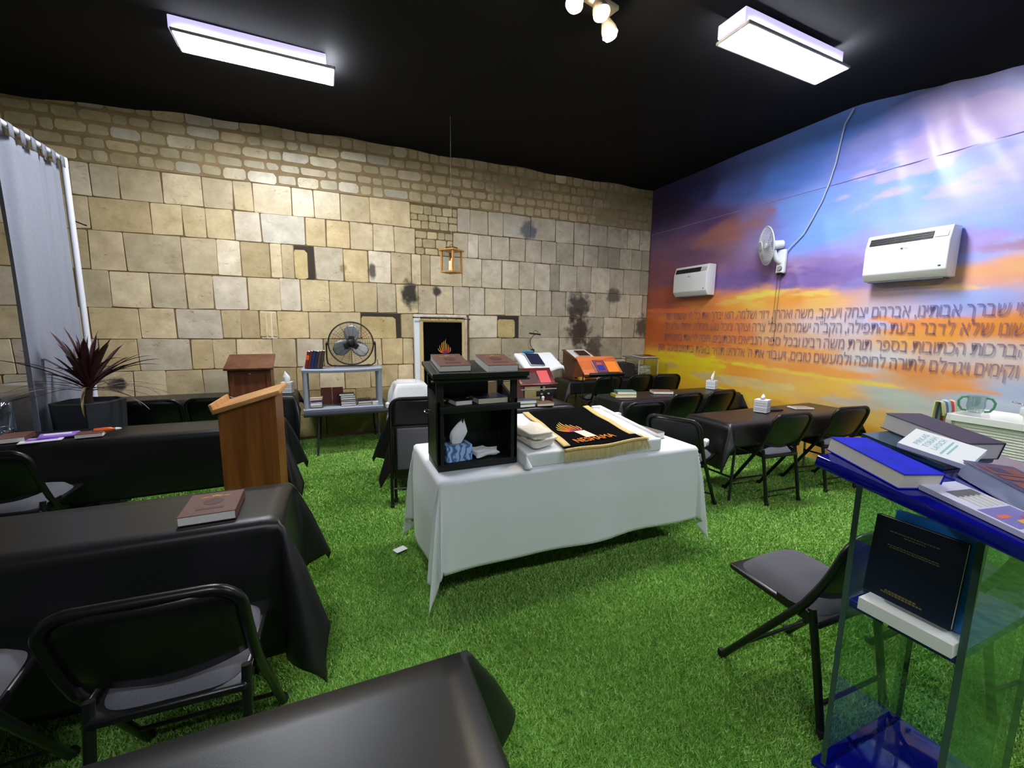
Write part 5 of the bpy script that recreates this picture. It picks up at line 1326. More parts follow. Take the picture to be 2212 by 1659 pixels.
def clip_lamp():
    t = thing('clip_lamp', 'black gooseneck clip lamp on the white-draped music stand', 'lamp', pz + ta @ Vector((-0.02, 0.175, 0.052)))
    MB().box((0, 0, 0.0), (0.035, 0.05, 0.05), bev=0.008).build('clamp', M_RUBBER, t)
    MB().tube([(0, 0, 0.02), (-0.03, 0.01, 0.08), (-0.035, 0.01, 0.14), (-0.01, 0, 0.19), (0.02, -0.02, 0.222)], 0.004, 8).build('gooseneck', M_RUBBER, t)
    MB().tube([(0, 0.01, 0.02), (-0.055, 0.02, 0.03), (-0.06, 0.02, 0.09), (-0.04, 0.01, 0.14)], 0.0025, 6).build('cord', M_RUBBER, t)
    MB().box((0.02, -0.02, 0.228), (0.17, 0.035, 0.022), Matrix.Rotation(R(6), 3, 'Y'), bev=0.008).build('lamp_head', M_DARKMETAL, t)
    MB().tube(arc((0.03, -0.02, 0.236), 0.035, 0, PI, 10, (1, 0, 0), (0, 0, 1)), 0.003, 6).build('wire_loop', M_RUBBER, t)
clip_lamp()

# orange board stand
st = thing('board_stand', 'stand with orange stained wooden board holding two books', 'music stand', (3.17, 4.58, 0))
tb = tilted(R(38), R(-6))
cen = Vector((0.02, 0, 1.07))
MB().box(cen, (0.56, 0.34, 0.016), tb, bev=0.003).build('board', W_ORANGE, st)
p = cen + tb @ Vector((0.03, -0.186, 0.012)); MB().box(p, (0.50, 0.03, 0.05), tb, bev=0.004).build('ledge', M_BLACKWOOD, st)
post_base(st, 0.26, 0.05, 1.03, M_DARKMETAL, 0.017); MB().tube([(-0.24, -0.02, 0.02), (-0.24, -0.02, 0.97)], 0.007, 8).build('rod', M_DARKMETAL, st)
MB().box((0.26, 0.02, 0.012), (0.06, 0.50, 0.024), bev=0.006).build('foot', M_DARKMETAL, st); MB().box((-0.24, 0.02, 0.012), (0.05, 0.40, 0.024), bev=0.006).build('foot', M_PVC, st)
MB().tube([(-0.24, 0.0, 0.60), (0.26, 0.04, 0.60)], 0.007, 8).build('crossbar', M_DARKMETAL, st)
pz = Vector((3.17, 4.58, 0)) + cen
bk = book('purple and blue framed book, left on the orange board stand', pz + tb @ Vector((-0.02, -0.045, 0.0085)), (0.165, 0.225, 0.028), cover=mat('plum_cover', (84, 46, 84), rough=0.45), spine='+x', basis_=tb)
M_RUST = mat('rust_print', (176, 88, 62), rough=0.5); M_ROYAL = mat('royal_blue_print', (34, 44, 150), rough=0.5)
MB().box((0, 0.045, 0.0285), (0.085, 0.05, 0.001)).build('cover_label', M_RUST, bk, smooth=False); MB().box((0, -0.03, 0.0285), (0.085, 0.085, 0.001)).build('cover_label', M_ROYAL, bk, smooth=False)
fr = MB()
for (x, y, dx, dy) in ((-0.062, 0, 0.006, 0.19), (0.062, 0, 0.006, 0.19), (0, 0.095, 0.13, 0.006), (0, -0.095, 0.13, 0.006)): fr.box((x, y, 0.0284), (dx, dy, 0.0008))
fr.build('frame_print', M_RUST, bk, smooth=False)
book('bright orange book, right on the orange board stand', pz + tb @ Vector((0.150, -0.055, 0.0085)), (0.16, 0.19, 0.022), cover=mat('bright_orange_cover', (240, 128, 34), rough=0.5), spine='+x', basis_=tb)

# red stand and books on the table behind the bookstand
st = thing('tabletop_stand', 'red mahogany tabletop reading stand with a red book', 'reading stand', (2.02, 4.08, 0.748), R(-3))
tr = tilted(R(42))
MB().box((0, 0.02, 0.27), (0.42, 0.26, 0.016), tr, bev=0.003).build('desk', W_RED, st)
pl = Vector((0, 0.02, 0.27)) + tr @ Vector((0, -0.125, 0.018)); MB().box(pl, (0.44, 0.022, 0.034), tr, bev=0.004).build('ledge', W_RED, st)
for s in (-1, 1): MB().prism([(s * 0.16, -0.075, 0.0), (s * 0.16, 0.115, 0.0), (s * 0.16, 0.105, 0.335), (s * 0.16, -0.06, 0.185)], (s * 0.016, 0, 0)).build('side_support', W_RED, st, smooth=False)
MB().box((0, -0.085, 0.150), (0.42, 0.012, 0.014), bev=0.003).build('metal_bar', M_LEGMETAL, st)
for x in (0.03, 0.11): MB().box((x, -0.090, 0.098), (0.028, 0.01, 0.018), bev=0.003).build('clasp', M_LEGMETAL, st)
MB().box((0.08, -0.08, 0.10), (0.22, 0.012, 0.06), bev=0.003).build('apron', M_BLACKWOOD, st)
rz = R(-3); Mst = Matrix.Translation((2.02, 4.08, 0.748)) @ Matrix.Rotation(rz, 4, 'Z')
trw = (Mst.to_3x3() @ tr)
book('red book lying on the red mahogany tabletop stand', Mst @ (Vector((0, 0.02, 0.27)) + tr @ Vector((0.09, -0.015, 0.0085))), (0.125, 0.18, 0.014), cover=mat('coral_red_cover', (204, 74, 80), rough=0.5), spine='+x', basis_=trw)
book('dark brown book with cut corner beside the red book on mahogany stand', Mst @ (Vector((0, 0.02, 0.27)) + tr @ Vector((-0.085, -0.03, 0.0085))), (0.19, 0.15, 0.012), cover=mat('dark_brown_cover', (66, 34, 32), rough=0.5), spine='+x', basis_=trw)
stack(1.79, 3.885, 0.749, [(0.19, 0.15, 0.034, M_NAVY, M_PAGES, 'navy book', 3, 0.0), (0.22, 0.14, 0.036, mat('slate_navy_cover', (48, 58, 80), rough=0.4), M_PAGES, 'slate navy book', -3, 0.0)], 'navy books behind the bookstand', 'navy pair behind the black bookstand', 2)
cp = MB().ellipsoid((0, 0, 0), (0.035, 0.035, 0.035), 14, 10).build('white_knob', M_PAPER, None); cp.location = (2.02, 3.97, 0.832); 
cs = thing('salt_cellar', 'small white-topped cellar right of the slate navy book', 'jar', (2.045, 3.96, 0.749))
cp.parent = cs; cp.location = (0, 0, 0.062); cp.name = 'lid'; MB().lathe([(0.014, 0.0), (0.012, 0.03), (0.014, 0.052)], 14).build('jar', M_PAPER, cs)
book('brown book at the front edge behind the velvet cover', (2.005, 3.865, 0.749), (0.19, 0.13, 0.034), R(-4), mat('tan_brown_cover', (104, 78, 66), rough=0.5), M_PAGESCREAM, '+y')

# far right corner table
def corner_lectern():
    t = thing('wooden_desk_lectern', 'brown wooden desk lectern with slanted lid on far right corner table', 'lectern', (3.62, 5.72, 0.748))
    x, y0, y1 = 0.22, -0.17, 0.17; zf, zb = 0.31, 0.43
    for s in (-1, 1): MB().prism([(s * x - 0.009, y0, 0), (s * x - 0.009, y1, 0), (s * x - 0.009, y1, zb), (s * x - 0.009, y0, zf)], (0.018, 0, 0)).build('side_panel', W_CHERRY, t, smooth=False)
    MB().box((0, y0 + 0.01, zf / 2 + 0.02), (2 * x - 0.018, 0.016, zf - 0.04)).build('front_panel', W_CHERRY, t, smooth=False)
    MB().box((0, y1 - 0.01, zb / 2), (2 * x - 0.018, 0.016, zb)).build('back_panel', W_CHERRY, t, smooth=False)
    MB().box((0, 0, 0.012), (2 * x + 0.01, y1 - y0 + 0.01, 0.024)).build('base', W_HONEY, t, smooth=False)
    a = math.atan2(zb - zf, y1 - y0); MB().box((0, 0, (zf + zb) / 2 + 0.012), (0.48, 0.40, 0.02), Matrix.Rotation(a, 3, 'X'), bev=0.003).build('lid', W_CHERRY, t)
    return a
ca = corner_lectern(); tcn = tilted(ca)
base_ = Vector((3.62, 5.72, 0.748 + 0.37 + 0.012))
magazine('white paper sheet under a dark book on desk lectern lid', base_ + tcn @ Vector((-0.01, 0.0, 0.0105)), 0, (0.36, 0.34, 0.004), M_PAPER, name='paper_sheet', bs=tcn); bpy.data.objects['paper_sheet']['category'] = 'paper'
book('dark brown book on white paper on the desk lectern lid', base_ + tcn @ Vector((0.0, -0.02, 0.0155)), (0.20, 0.20, 0.022), cover=mat('dark_brown_cover', (66, 34, 32)), pages=M_PAGESCREAM, spine='+x', basis_=tcn)
yb = MB().box((0, 0, 0.022), (0.10, 0.07, 0.044), bev=0.006).box((0, 0, 0.046), (0.06, 0.05, 0.006), bev=0.002).build('charity_tin', mat('yellow_tin', (206, 150, 40), rough=0.5), None)
yb.location = (3.60, 5.475 + 0.05, 0.749); tag(yb, 'small yellow tin in front of the desk lectern', 'tin')
bpy.data.objects['charity_tin'].location = (3.50, 5.495, 0.749)
def clear_box():
    t = thing('clear_display_box', 'clear acrylic box with papers on far right corner table', 'box', (4.86, 5.73, 0.749))
    m = clear('display_acrylic', (236, 238, 236), 0.93)
    for (c, d) in (((0, -0.17, 0.15), (0.40, 0.005, 0.30)), ((0, 0.17, 0.15), (0.40, 0.005, 0.30)), ((-0.2, 0, 0.15), (0.005, 0.335, 0.30)), ((0.2, 0, 0.15), (0.005, 0.335, 0.30))):
        MB().box(c, d).build('pane', m, t, smooth=False)
    fr = MB()
    for x in (-0.2, 0.2):
        for y in (-0.17, 0.17): fr.box((x, y, 0.15), (0.010, 0.010, 0.30))
    fr.build('corner_strips', mat('acrylic_edge', (196, 200, 190), rough=0.2), t, smooth=False)
    MB().box((-0.03, 0, 0.31), (0.50, 0.37, 0.012), Matrix.Rotation(R(4), 3, 'X'), bev=0.002).build('lid', mat('grey_lid', (120, 114, 104), rough=0.4), t)
clear_box()
crumple('loose papers and notes inside the clear acrylic box', 'paper_heap', 'paper', (4.86, 5.73, 0.752), R(0), (0.29, 0.22, 0.17), mat('mixed_paper', (206, 204, 196), rough=0.8, noise=0.35, nscale=22), 21, 0.4, 4)
book('grey book on the clear box lid, left one', (4.80, 5.70, 1.070), (0.17, 0.25, 0.022), (R(4), 0, R(2)), mat('grey_cover', (126, 116, 112), rough=0.5), M_PAGES, '+x')
book('red-brown book on the clear box lid, right one', (4.98, 5.70, 1.070), (0.16, 0.25, 0.022), (R(4), 0, R(-4)), mat('russet_cover', (116, 58, 44), rough=0.5), M_PAGES, '+x')
def crate():
    t = thing('black_box', 'black open box left of the clear acrylic box', 'box', (4.47, 5.74, 0.749), R(4))
    m = mat('charcoal_plastic', (40, 42, 46), rough=0.5); L, Wd, h = 0.28, 0.26, 0.21
    MB().box((0, 0, 0.006), (L, Wd, 0.012)).build('bottom', m, t, smooth=False)
    for (c, d) in (((0, -Wd / 2, h / 2), (L, 0.008, h)), ((0, Wd / 2, h / 2), (L, 0.008, h)), ((-L / 2, 0, h / 2), (0.008, Wd, h)), ((L / 2, 0, h / 2), (0.008, Wd, h))): MB().box(c, d, bev=0.002, seg=1).build('side', m, t)
    MB().box((0.0, 0.02, h + 0.012), (L * 1.02, Wd * 0.9, 0.010), Matrix.Rotation(R(5), 3, 'X'), bev=0.002).build('lid', m, t)
crate()
magazine('white magazine lying flat behind the orange board stand', (3.97, 5.60, 0.749), R(-6), (0.30, 0.20, 0.008), M_PAPER)

# books on the right-hand tables
book('yellow-edged book under the teal book on right middle-row table', (3.16, 4.02, 0.749), (0.26, 0.17, 0.036), R(-16), mat('yellow_cover', (178, 164, 60), rough=0.5), M_PAGES, '-x')
book('teal book stacked on the yellow-edged book', (3.19, 4.03, 0.786), (0.23, 0.16, 0.034), R(-20), mat('teal_cover', (74, 112, 108), rough=0.5), M_PAGES, '-x')
book('brown book lying alone near middle of right middle-row table', (3.79, 4.07, 0.749), (0.25, 0.17, 0.036), R(-24), mat('mid_brown_cover', (110, 78, 60), rough=0.5), M_PAGES, '+y')
book('thin dark book lying right of the tissue box on right front table', (4.10, 2.84, 0.749), (0.19, 0.13, 0.012), R(-12), M_BLACKCOVER, M_BLACKCOVER, '+y')
magazine('thin pale booklet near right end of right front table', (4.48, 2.78, 0.749), R(-20), (0.20, 0.13, 0.012), M_PAGES, name='booklet', prints=[('cover_print', 0, 0, 0.18, 0.11, mat('taupe_print', (150, 128, 108), rough=0.6))])
crumple('white tissue crumpled on seat of the chair by white table', 'used_tissue', 'tissue', (3.0, 2.66, 0.534), R(30), (0.07, 0.06, 0.05), M_TISSUE, 31, 0.8)
# ================================================================== things on the sky wall
def air_conditioner(label, yc, zc, w_, h_):
    t = thing('wall_air_conditioner', label, 'air conditioner', (W - 0.022, yc, zc), R(0), 'white wall air conditioners')
    dp = 0.185
    def sect(s):  # profile in (x toward the room negative, z)
        return [(0, -h_ / 2), (-dp * 0.72, -h_ / 2), (-dp, -h_ / 2 + 0.07), (-dp, h_ / 2 - 0.135), (-dp * 0.80, h_ / 2 - 0.014), (-dp * 0.74, h_ / 2), (0, h_ / 2)]
    b = MB(); b.prism([(x, -w_ / 2, z) for (x, z) in sect(0)], (0, w_, 0), bev=0.010, seg=3); b.build('body', M_WHITEPLASTIC, t, ang=30)
    # sloped outlet grille below the top edge
    p0 = Vector((-dp - 0.001, 0, h_ / 2 - 0.118)); p1 = Vector((-dp * 0.82 - 0.001, 0, h_ / 2 - 0.024)); ax = (p1 - p0).normalized(); nn = Vector((-ax.z, 0, ax.x)); cen = (p0 + p1) / 2
    bs = basis((0, -1, 0), ax, nn) if nn.x < 0 else basis((0, 1, 0), ax, -nn)
    hl = (p1 - p0).length
    def P(u, v, k=0.0): return cen + bs @ Vector((u, v, k))
    dark = mat('vent_dark', (28, 28, 32), rough=0.5)
    MB().box(P(-0.07 * w_, 0, 0.0), (w_ * 0.76, hl * 0.72, 0.004), bs, bev=0.0015, seg=1).build('grille', dark, t)
    g2 = bpy.data.objects[-1] if False else None
    for k in range(3): MB().box(P(-0.07 * w_, -hl * 0.22 + hl * 0.22 * k, 0.003), (w_ * 0.75, 0.004, 0.006), bs).build('louver', mat('vent_louver', (60, 60, 66), rough=0.5), t, smooth=False)
    for k in range(8): MB().box(P(-0.44 * w_ + k * w_ * 0.105, 0, 0.002), (0.003, hl * 0.68, 0.005), bs).build('vane', mat('vent_louver', (60, 60, 66)), t, smooth=False)
    MB().box(P(w_ * 0.395, 0, 0.001), (w_ * 0.15, hl * 0.6, 0.003), bs, bev=0.001, seg=1).build('display', mat('display_silver', (196, 198, 206), rough=0.2), t)
    MB().box((-dp * 0.42, 0, -h_ / 2 - 0.006), (dp * 0.6, w_ * 0.90, 0.012), bev=0.002).build('bottom_intake', mat('intake_grey', (92, 94, 104), rough=0.5), t)
    ML = Matrix.Translation((-dp - 0.0012, 0.0, h_ / 2 - 0.165)) @ basis((0, -1, 0), (0, 0, 1), (-1, 0, 0)).to_4x4()
    MB().lathe([(0.010, 0), (0.010, 0.001)], 16, ML @ Matrix.Translation((-0.018, 0, 0))).build('logo_disc', mat('logo_rose', (130, 84, 104), rough=0.5), t)
    text_mesh('LG', 'logo_lettering', mat('logo_grey', (112, 112, 120), rough=0.5), t, ML @ Matrix.Translation((0.012, 0, 0.0012)), height=0.018)
    MB().box((-dp - 0.001, -w_ / 2 + 0.05, -h_ / 2 + 0.10), (0.002, 0.018, 0.012)).build('sensor', dark, t, smooth=False)
air_conditioner('large white wall air conditioner at right on sky mural', 2.375, 2.295, 0.66, 0.46)
air_conditioner('smaller-looking white air conditioner near the far corner', 5.05, 2.295, 0.66, 0.46)

def wall_fan():
    t = thing('wall_fan', 'white caged wall fan with pull cords on sky mural', 'fan', (W - 0.02, 3.70, 2.42))
    MB().box((-0.03, 0, 0.0), (0.06, 0.11, 0.30), bev=0.02, seg=3).build('wall_bracket', M_WHITEPLASTIC, t)
    MB().tube([(-0.04, 0, -0.02), (-0.11, 0.02, 0.03), (-0.14, 0.04, 0.13)], 0.030, 14).build('arm', M_WHITEPLASTIC, t)
    MB().lathe([(0.014, 0), (0.030, 0.006), (0.028, 0.02)], 18, Matrix.Translation((-0.062, -0.01, -0.085)) @ Matrix.Rotation(R(-90), 4, 'Y')).build('speed_knob', mat('knob_grey', (150, 150, 156), rough=0.3), t)
    MB().box((-0.035, 0, -0.148), (0.05, 0.075, 0.03), bev=0.008).build('switch_cap', M_RUBBER, t)
    d = Vector((-0.80, 0.55, -0.10)).normalized(); q = d.to_track_quat('Z', 'Y').to_matrix().to_4x4()
    M = Matrix.Translation((-0.145, 0.05, 0.20)) @ q
    MB().lathe([(0.02, -0.13), (0.05, -0.11), (0.055, 0.0), (0.045, 0.02)], 20, M).build('motor_housing', M_WHITEPLASTIC, t)
    Mg = M @ Matrix.Translation((0, 0, 0.075)); rad = 0.235
    wirem = mat('fan_white_wire', (214, 216, 222), rough=0.35)
    MB().tube([Mg @ Vector((rad * math.cos(2 * PI * k / 48), rad * math.sin(2 * PI * k / 48), 0)) for k in range(48)], 0.0075, 8, closed=True).build('guard_rim', wirem, t)
    g = guard(rad, 0.07, 13, 44, 0.0012, Mg, 0.055).build('front_guard', wirem, t); g['kind'] = 'stuff'
    g = guard(rad, 0.06, 8, 44, 0.0012, Mg @ Matrix.Diagonal((1, 1, -1, 1)), 0.055).build('rear_guard', wirem, t); g['kind'] = 'stuff'
    MB().lathe([(0.062, 0.066), (0.058, 0.076), (0.02, 0.080)], 24, Mg).build('centre_badge', mat('badge_grey', (196, 198, 206), rough=0.3), t)
    for k in range(3): blade_mesh(0.03, 0.205, 0.09, 0.20, R(18), Mg @ Matrix.Rotation(R(30 + 120 * k), 4, 'Z')).build('blade', mat('fan_clear_blade', (208, 212, 222), rough=0.25, trans=0.35), t, ang=180, thick=0.002)
    MB().lathe([(0.03, -0.03), (0.034, 0.02), (0.012, 0.03)], 16, Mg).build('hub', M_WHITEPLASTIC, t)
    for (y, l) in ((0.02, 0.62), (-0.02, 0.85)):
        c = MB().tube([(-0.045, y, -0.15), (-0.05, y + 0.005, -0.15 - l / 2), (-0.05, y + 0.012, -0.15 - l)], 0.0022, 6).build('pull_cord', M_DARKMETAL, t)
        MB().lathe([(0.002, -0.015), (0.007, -0.01), (0.007, 0.012), (0.002, 0.016)], 10, Matrix.Translation((-0.05, y + 0.012, -0.15 - l))).build('cord_bead', M_DARKMETAL, c)
wall_fan()
tag(MB().tube([(W - 0.05, 3.66, 2.53), (W - 0.035, 3.60, 2.60), (W - 0.03, 3.47, 2.72), (W - 0.03, 3.40, 2.85), (W - 0.03, 3.30, 3.05), (W - 0.03, 3.235, 3.25), (W - 0.03, 3.19, 3.45), (W - 0.03, 3.17, 3.62), (W - 0.035, 3.14, 3.82), (W - 0.05, 3.06, 3.94)], 0.0075, 8).build('fan_cable', mat('cable_white', (196, 206, 222), rough=0.4)), 'pale cable running from wall fan up to the ceiling', 'cable')

# ================================================================== utility sink at the right edge
def sink():
    t = thing('utility_sink', 'white plastic utility sink at right frame edge', 'sink', (5.00, 1.33, 0))
    hx, hy = 0.29, 0.42; zt = 0.885
    m = mat('sink_white', (232, 234, 232), rough=0.3)
    def ring(dx, dy, z, c=0.04): return [(-dx + c, -dy, z), (dx - c, -dy, z), (dx, -dy + c, z), (dx, dy - c, z), (dx - c, dy, z), (-dx + c, dy, z), (-dx, dy - c, z), (-dx, -dy + c, z)]
    b = MB(); b.grid([ring(hx - 0.07, hy - 0.07, 0.46), ring(hx - 0.025, hy - 0.025, zt - 0.07), ring(hx - 0.025, hy - 0.025, zt - 0.05), ring(hx, hy, zt - 0.05), ring(hx, hy, zt), ring(hx - 0.03, hy - 0.03, zt + 0.002), ring(hx - 0.06, hy - 0.06, zt - 0.05), ring(hx - 0.10, hy - 0.10, 0.52)], wrap=True)
    b.bm.verts.ensure_lookup_table(); b.bm.faces.new([b.bm.verts[i] for i in range(8)]); b.bm.faces.new([b.bm.verts[-8 + i] for i in range(8)])
    b.build('basin', m, t, ang=35)
    for k in range(14):
        z = zt - 0.085 - 0.022 * k; f = 0.025 + 0.045 * (zt - 0.07 - z) / 0.355
        MB().box((0, hy - f + 0.001, z), (2 * (hx - f - 0.04), 0.006, 0.008), bev=0.002, seg=1).build('rib', m, t)
        MB().box((-hx + f - 0.001, 0, z), (0.006, 2 * (hy - f - 0.04), 0.008), bev=0.002, seg=1).build('rib', m, t)
    for x in (-1, 1):
        for y in (-1, 1): MB().box((x * (hx - 0.09), y * (hy - 0.09), 0.24), (0.05, 0.05, 0.48), bev=0.006).build('leg', m, t)
    MB().box((0.225, 0.0, zt + 0.035), (0.07, 0.30, 0.07), bev=0.012).build('splash_back', m, t)
    f = thing('faucet', 'chrome faucet with two lever handles on the utility sink', 'faucet', (5.16, 1.33, zt + 0.004))
    MB().box((0, 0, 0.015), (0.05, 0.20, 0.03), bev=0.010).build('base', M_CHROME, f)
    for s in (-1, 1):
        h = MB().lathe([(0.020, 0.02), (0.016, 0.05), (0.020, 0.07), (0.006, 0.082)], 16, Matrix.Translation((0, s * 0.09, 0.01))).build('handle_hub', M_CHROME, f)
        MB().tube([(0, s * 0.09, 0.085), (-0.03, s * 0.14, 0.10), (-0.045, s * 0.175, 0.108)], [0.010, 0.007, 0.009], 10).build('lever', M_CHROME, h)
    MB().tube([(0, 0, 0.02), (0, 0, 0.17), (-0.02, 0, 0.22), (-0.07, 0, 0.245), (-0.13, 0, 0.23), (-0.15, 0, 0.19)], 0.011, 12).build('spout', M_CHROME, f)
sink()
def wash_cup():
    t = thing('washing_cup', 'clear two-handled washing cup with green handles on sink rim', 'cup', (4.955, 1.655, 0.888), R(108))
    m = clear('cup_clear', (238, 244, 242), 0.90)
    MB().lathe([(0.036, 0.0), (0.046, 0.01), (0.060, 0.06), (0.056, 0.10), (0.062, 0.145), (0.060, 0.145), (0.054, 0.10), (0.057, 0.06), (0.043, 0.014)], 28, cap=False).build('cup', m, t)
    MB().lathe([(0.001, 0.003), (0.036, 0.003), (0.036, 0.006), (0.001, 0.006)], 24).build('base', m, t)
    g = mat('green_handle', (70, 146, 108), rough=0.35)
    for s in (-1, 1): MB().tube([(s * 0.052, 0, 0.135), (s * 0.085, 0, 0.128), (s * 0.105, 0, 0.095), (s * 0.100, 0, 0.055), (s * 0.080, 0, 0.022), (s * 0.050, 0, 0.016)], 0.0085, 10).build('handle', g, t)
wash_cup()
def towel():
    t = thing('striped_towel', 'pale blue and yellow striped towel hung over sink corner', 'towel', (4.80, 1.775, 0.845))
    cols = [('yellow_stripe', (226, 224, 168)), ('purple_stripe', (112, 112, 170)), ('blue_stripe', (176, 222, 230)), ('blue_stripe', (158, 206, 216)), ('blue_stripe', (184, 226, 234)), ('red_stripe', (216, 82, 96)), ('cream_stripe', (232, 214, 168))]
    ws = [0.035, 0.014, 0.035, 0.02, 0.03, 0.018, 0.03]; u = -0.09
    for (n, c), w_ in zip(cols, ws):
        P = []
        for k in range(4):
            uu = u + w_ * k / 3; row = []
            for q in range(15):
                a = PI * q / 14
                row.append((uu + 0.02 * (1 - math.sin(a)), 0.055 - 0.075 * (1 - math.cos(a)) * 0.5 + 0.012 * math.sin(uu * 60), 0.095 + 0.045 * math.sin(a) - (0.16 * max(0, 1 - q / 4) + 0.08 * max(0, (q - 10) / 4)) + 0.006 * math.cos(uu * 50)))
            P.append(row)
        MB().grid(P).build(n, mat(n + str(c[0]), c, rough=0.9, bump=0.3, bscale=300), t, ang=180, thick=0.008); u += w_
towel()

# ================================================================== blue acrylic lectern at the right
LE1 = Vector((0.999, 0.052, 0)).normalized(); LDN = Vector((0.051, -0.980, -0.191)).normalized(); LN = (LE1.cross(-LDN)).normalized(); LO = Vector((1.333, 0.764, 1.20))
LB = basis(LE1, -LDN, LN)
def onslab(s, t, h=0.0): return LO + LE1 * s + LDN * t + LN * h
def acrylic_lectern():
    t = thing('acrylic_lectern', 'clear acrylic lectern with glossy blue top and blue shelf', 'lectern', (1.78, 0.60, 0))
    off = Vector((1.78, 0.60, 0))
    blue = mat('blue_acrylic', (12, 16, 128), rough=0.06, spec=0.6, coat=0.3); cl = clear('lectern_acrylic', (226, 238, 236), 0.955, 0.03)
    edge = mat('acrylic_green_edge', (62, 86, 80), rough=0.15)
    MB().box(onslab(0.36, 0.235, -0.018) - off, (0.72, 0.47, 0.034), LB, bev=0.003).build('top_slab', blue, t)
    MB().box(onslab(0.36, 0.464, 0.012) - off, (0.72, 0.008, 0.030), LB, bev=0.001, seg=1).build('book_ledge', clear('ledge_acrylic', (190, 204, 220), 0.85), t)
    x0, x1, y0, y1 = 1.545, 2.02, 0.455, 0.755
    def panel(name, pts, thick):
        MB().prism([Vector(p) - off for p in pts], thick).build(name, cl, t, smooth=False)
    zt0, zt1 = 1.095, 1.152
    panel('front_panel', [(x0, y1 - 0.016, 0.03), (x1, y1 - 0.016, 0.03), (x1, y1 - 0.016, zt1), (x0, y1 - 0.016, zt1)], (0, 0.016, 0))
    panel('rear_panel', [(x0, y0, 0.03), (x1, y0, 0.03), (x1, y0, zt0), (x0, y0, zt0)], (0, 0.016, 0))
    panel('inner_panel', [(x1 - 0.10, y0 + 0.017, 0.03), (x1 - 0.10, y1 - 0.017, 0.03), (x1 - 0.10, y1 - 0.017, zt1 - 0.02), (x1 - 0.10, y0 + 0.017, zt0)], (0.010, 0, 0))
    for (x, y, z) in ((x0 - 0.002, y1 - 0.008, zt1), (x0 - 0.002, y0 + 0.008, zt0), (x1 + 0.002, y1 - 0.008, zt1), (x1 + 0.002, y0 + 0.008, zt0)):
        MB().box(Vector((x, y, (z + 0.03) / 2)) - off, (0.003, 0.016, z - 0.04)).build('panel_edge', edge, t, smooth=False)
    MB().box(Vector(((x0 + x1) / 2 + 0.002, (y0 + y1) / 2, 0.672)) - off, (x1 - x0 - 0.004, y1 - y0 - 0.034, 0.028), bev=0.002, seg=1).build('shelf', blue, t)
    for (x, y) in ((x0 - 0.003, 0.63), (x1 + 0.003, 0.60), (x1 + 0.003, 0.5)):
        MB().lathe([(0.007, -0.004), (0.007, 0.004)], 14, Matrix.Translation(Vector((x, y, 0.672)) - off) @ Matrix.Rotation(R(90), 4, 'Y')).build('screw_cap', M_CHROME, t)
    MB().box(Vector(((x0 + x1) / 2, (y0 + y1) / 2 + 0.005, 0.016)) - off, (0.50, 0.34, 0.028), bev=0.004).build('base_plate', blue, t)
acrylic_lectern()
def rotB(deg): return LB @ Matrix.Rotation(R(deg), 3, 'Z')
bk = book('blue velvet book with white pages on left of acrylic lectern top', onslab(0.105, 0.112, 0.0008), (0.135, 0.225, 0.045), cover=mat('blue_velvet', (22, 34, 200), rough=0.75, noise=0.2, nscale=22, spec=0.2), pages=mat('ivory_pages', (222, 216, 204), rough=0.85, noise=0.05, nscale=200), spine='+x', basis_=rotB(-17))
magazine('flat dark teal folder under the big purple-black book', onslab(0.46, 0.085, 0.0005), 0, (0.27, 0.23, 0.014), mat('dark_teal_folder', (36, 66, 88), rough=0.3), name='folder', bs=rotB(-6)); bpy.data.objects['folder']['category'] = 'folder'
book('large purple-black hardcover, thickest book on acrylic lectern', onslab(0.535, 0.083, 0.0155), (0.165, 0.245, 0.058), cover=mat('aubergine_cover', (62, 52, 72), rough=0.55), pages=mat('grey_white_pages', (212, 208, 206), rough=0.85, noise=0.06, nscale=200), spine='+x', basis_=rotB(-14))
# white booklet leaning on the fore-edge of the big book
wx = (LE1 * 0.118 + LN * 0.036).normalized(); wy = (-LDN).normalized(); wy = (wy - wx * wy.dot(wx)).normalized(); wn = wx.cross(wy)
wb = basis(wx, wy, wn) @ Matrix.Rotation(R(3), 3, 'Z')
wl = magazine('white booklet with pale teal print leaning against the big book', onslab(0.366, 0.146, 0.040), 0, (0.118, 0.165, 0.016), mat('booklet_white', (236, 240, 244), rough=0.7), name='booklet', bs=wb)
ML = Matrix.Translation((-0.026, 0.044, 0.0166)) @ Matrix.Rotation(R(90), 4, 'Z')
M_TEALINK = mat('pale_teal_ink', (150, 202, 208), rough=0.7)
for k, (s, dx) in enumerate((('DPAS', 0.0), ('TORAH', -0.020), ('LOCH', -0.040))):
    pass
for k, s in enumerate(('PIRKAS', 'TORAH', "LA'OCH")):
    text_mesh(s, 'title_lettering', M_TEALINK, wl, Matrix.Translation((0.004, 0.048 - 0.021 * k, 0.0166)), width=0.072, height=0.015)
for k in range(2): MB().box((0.0, -0.014 - 0.012 * k, 0.0166), (0.085 - 0.02 * k, 0.004, 0.0005)).build('printed_line', M_TEALINK, wl, smooth=False)
bk = book('navy prayer book with brown panelled cover, right edge of acrylic lectern', onslab(0.312, 0.330, 0.0008), (0.13, 0.195, 0.050), cover=mat('navy_shiny_cover', (24, 36, 84), rough=0.25), pages=mat('silver_edges', (170, 182, 206), rough=0.4, metal=0.3), spine='+x', basis_=rotB(-34))
M_BROWNPANEL = mat('brown_panel', (118, 66, 46), rough=0.45)
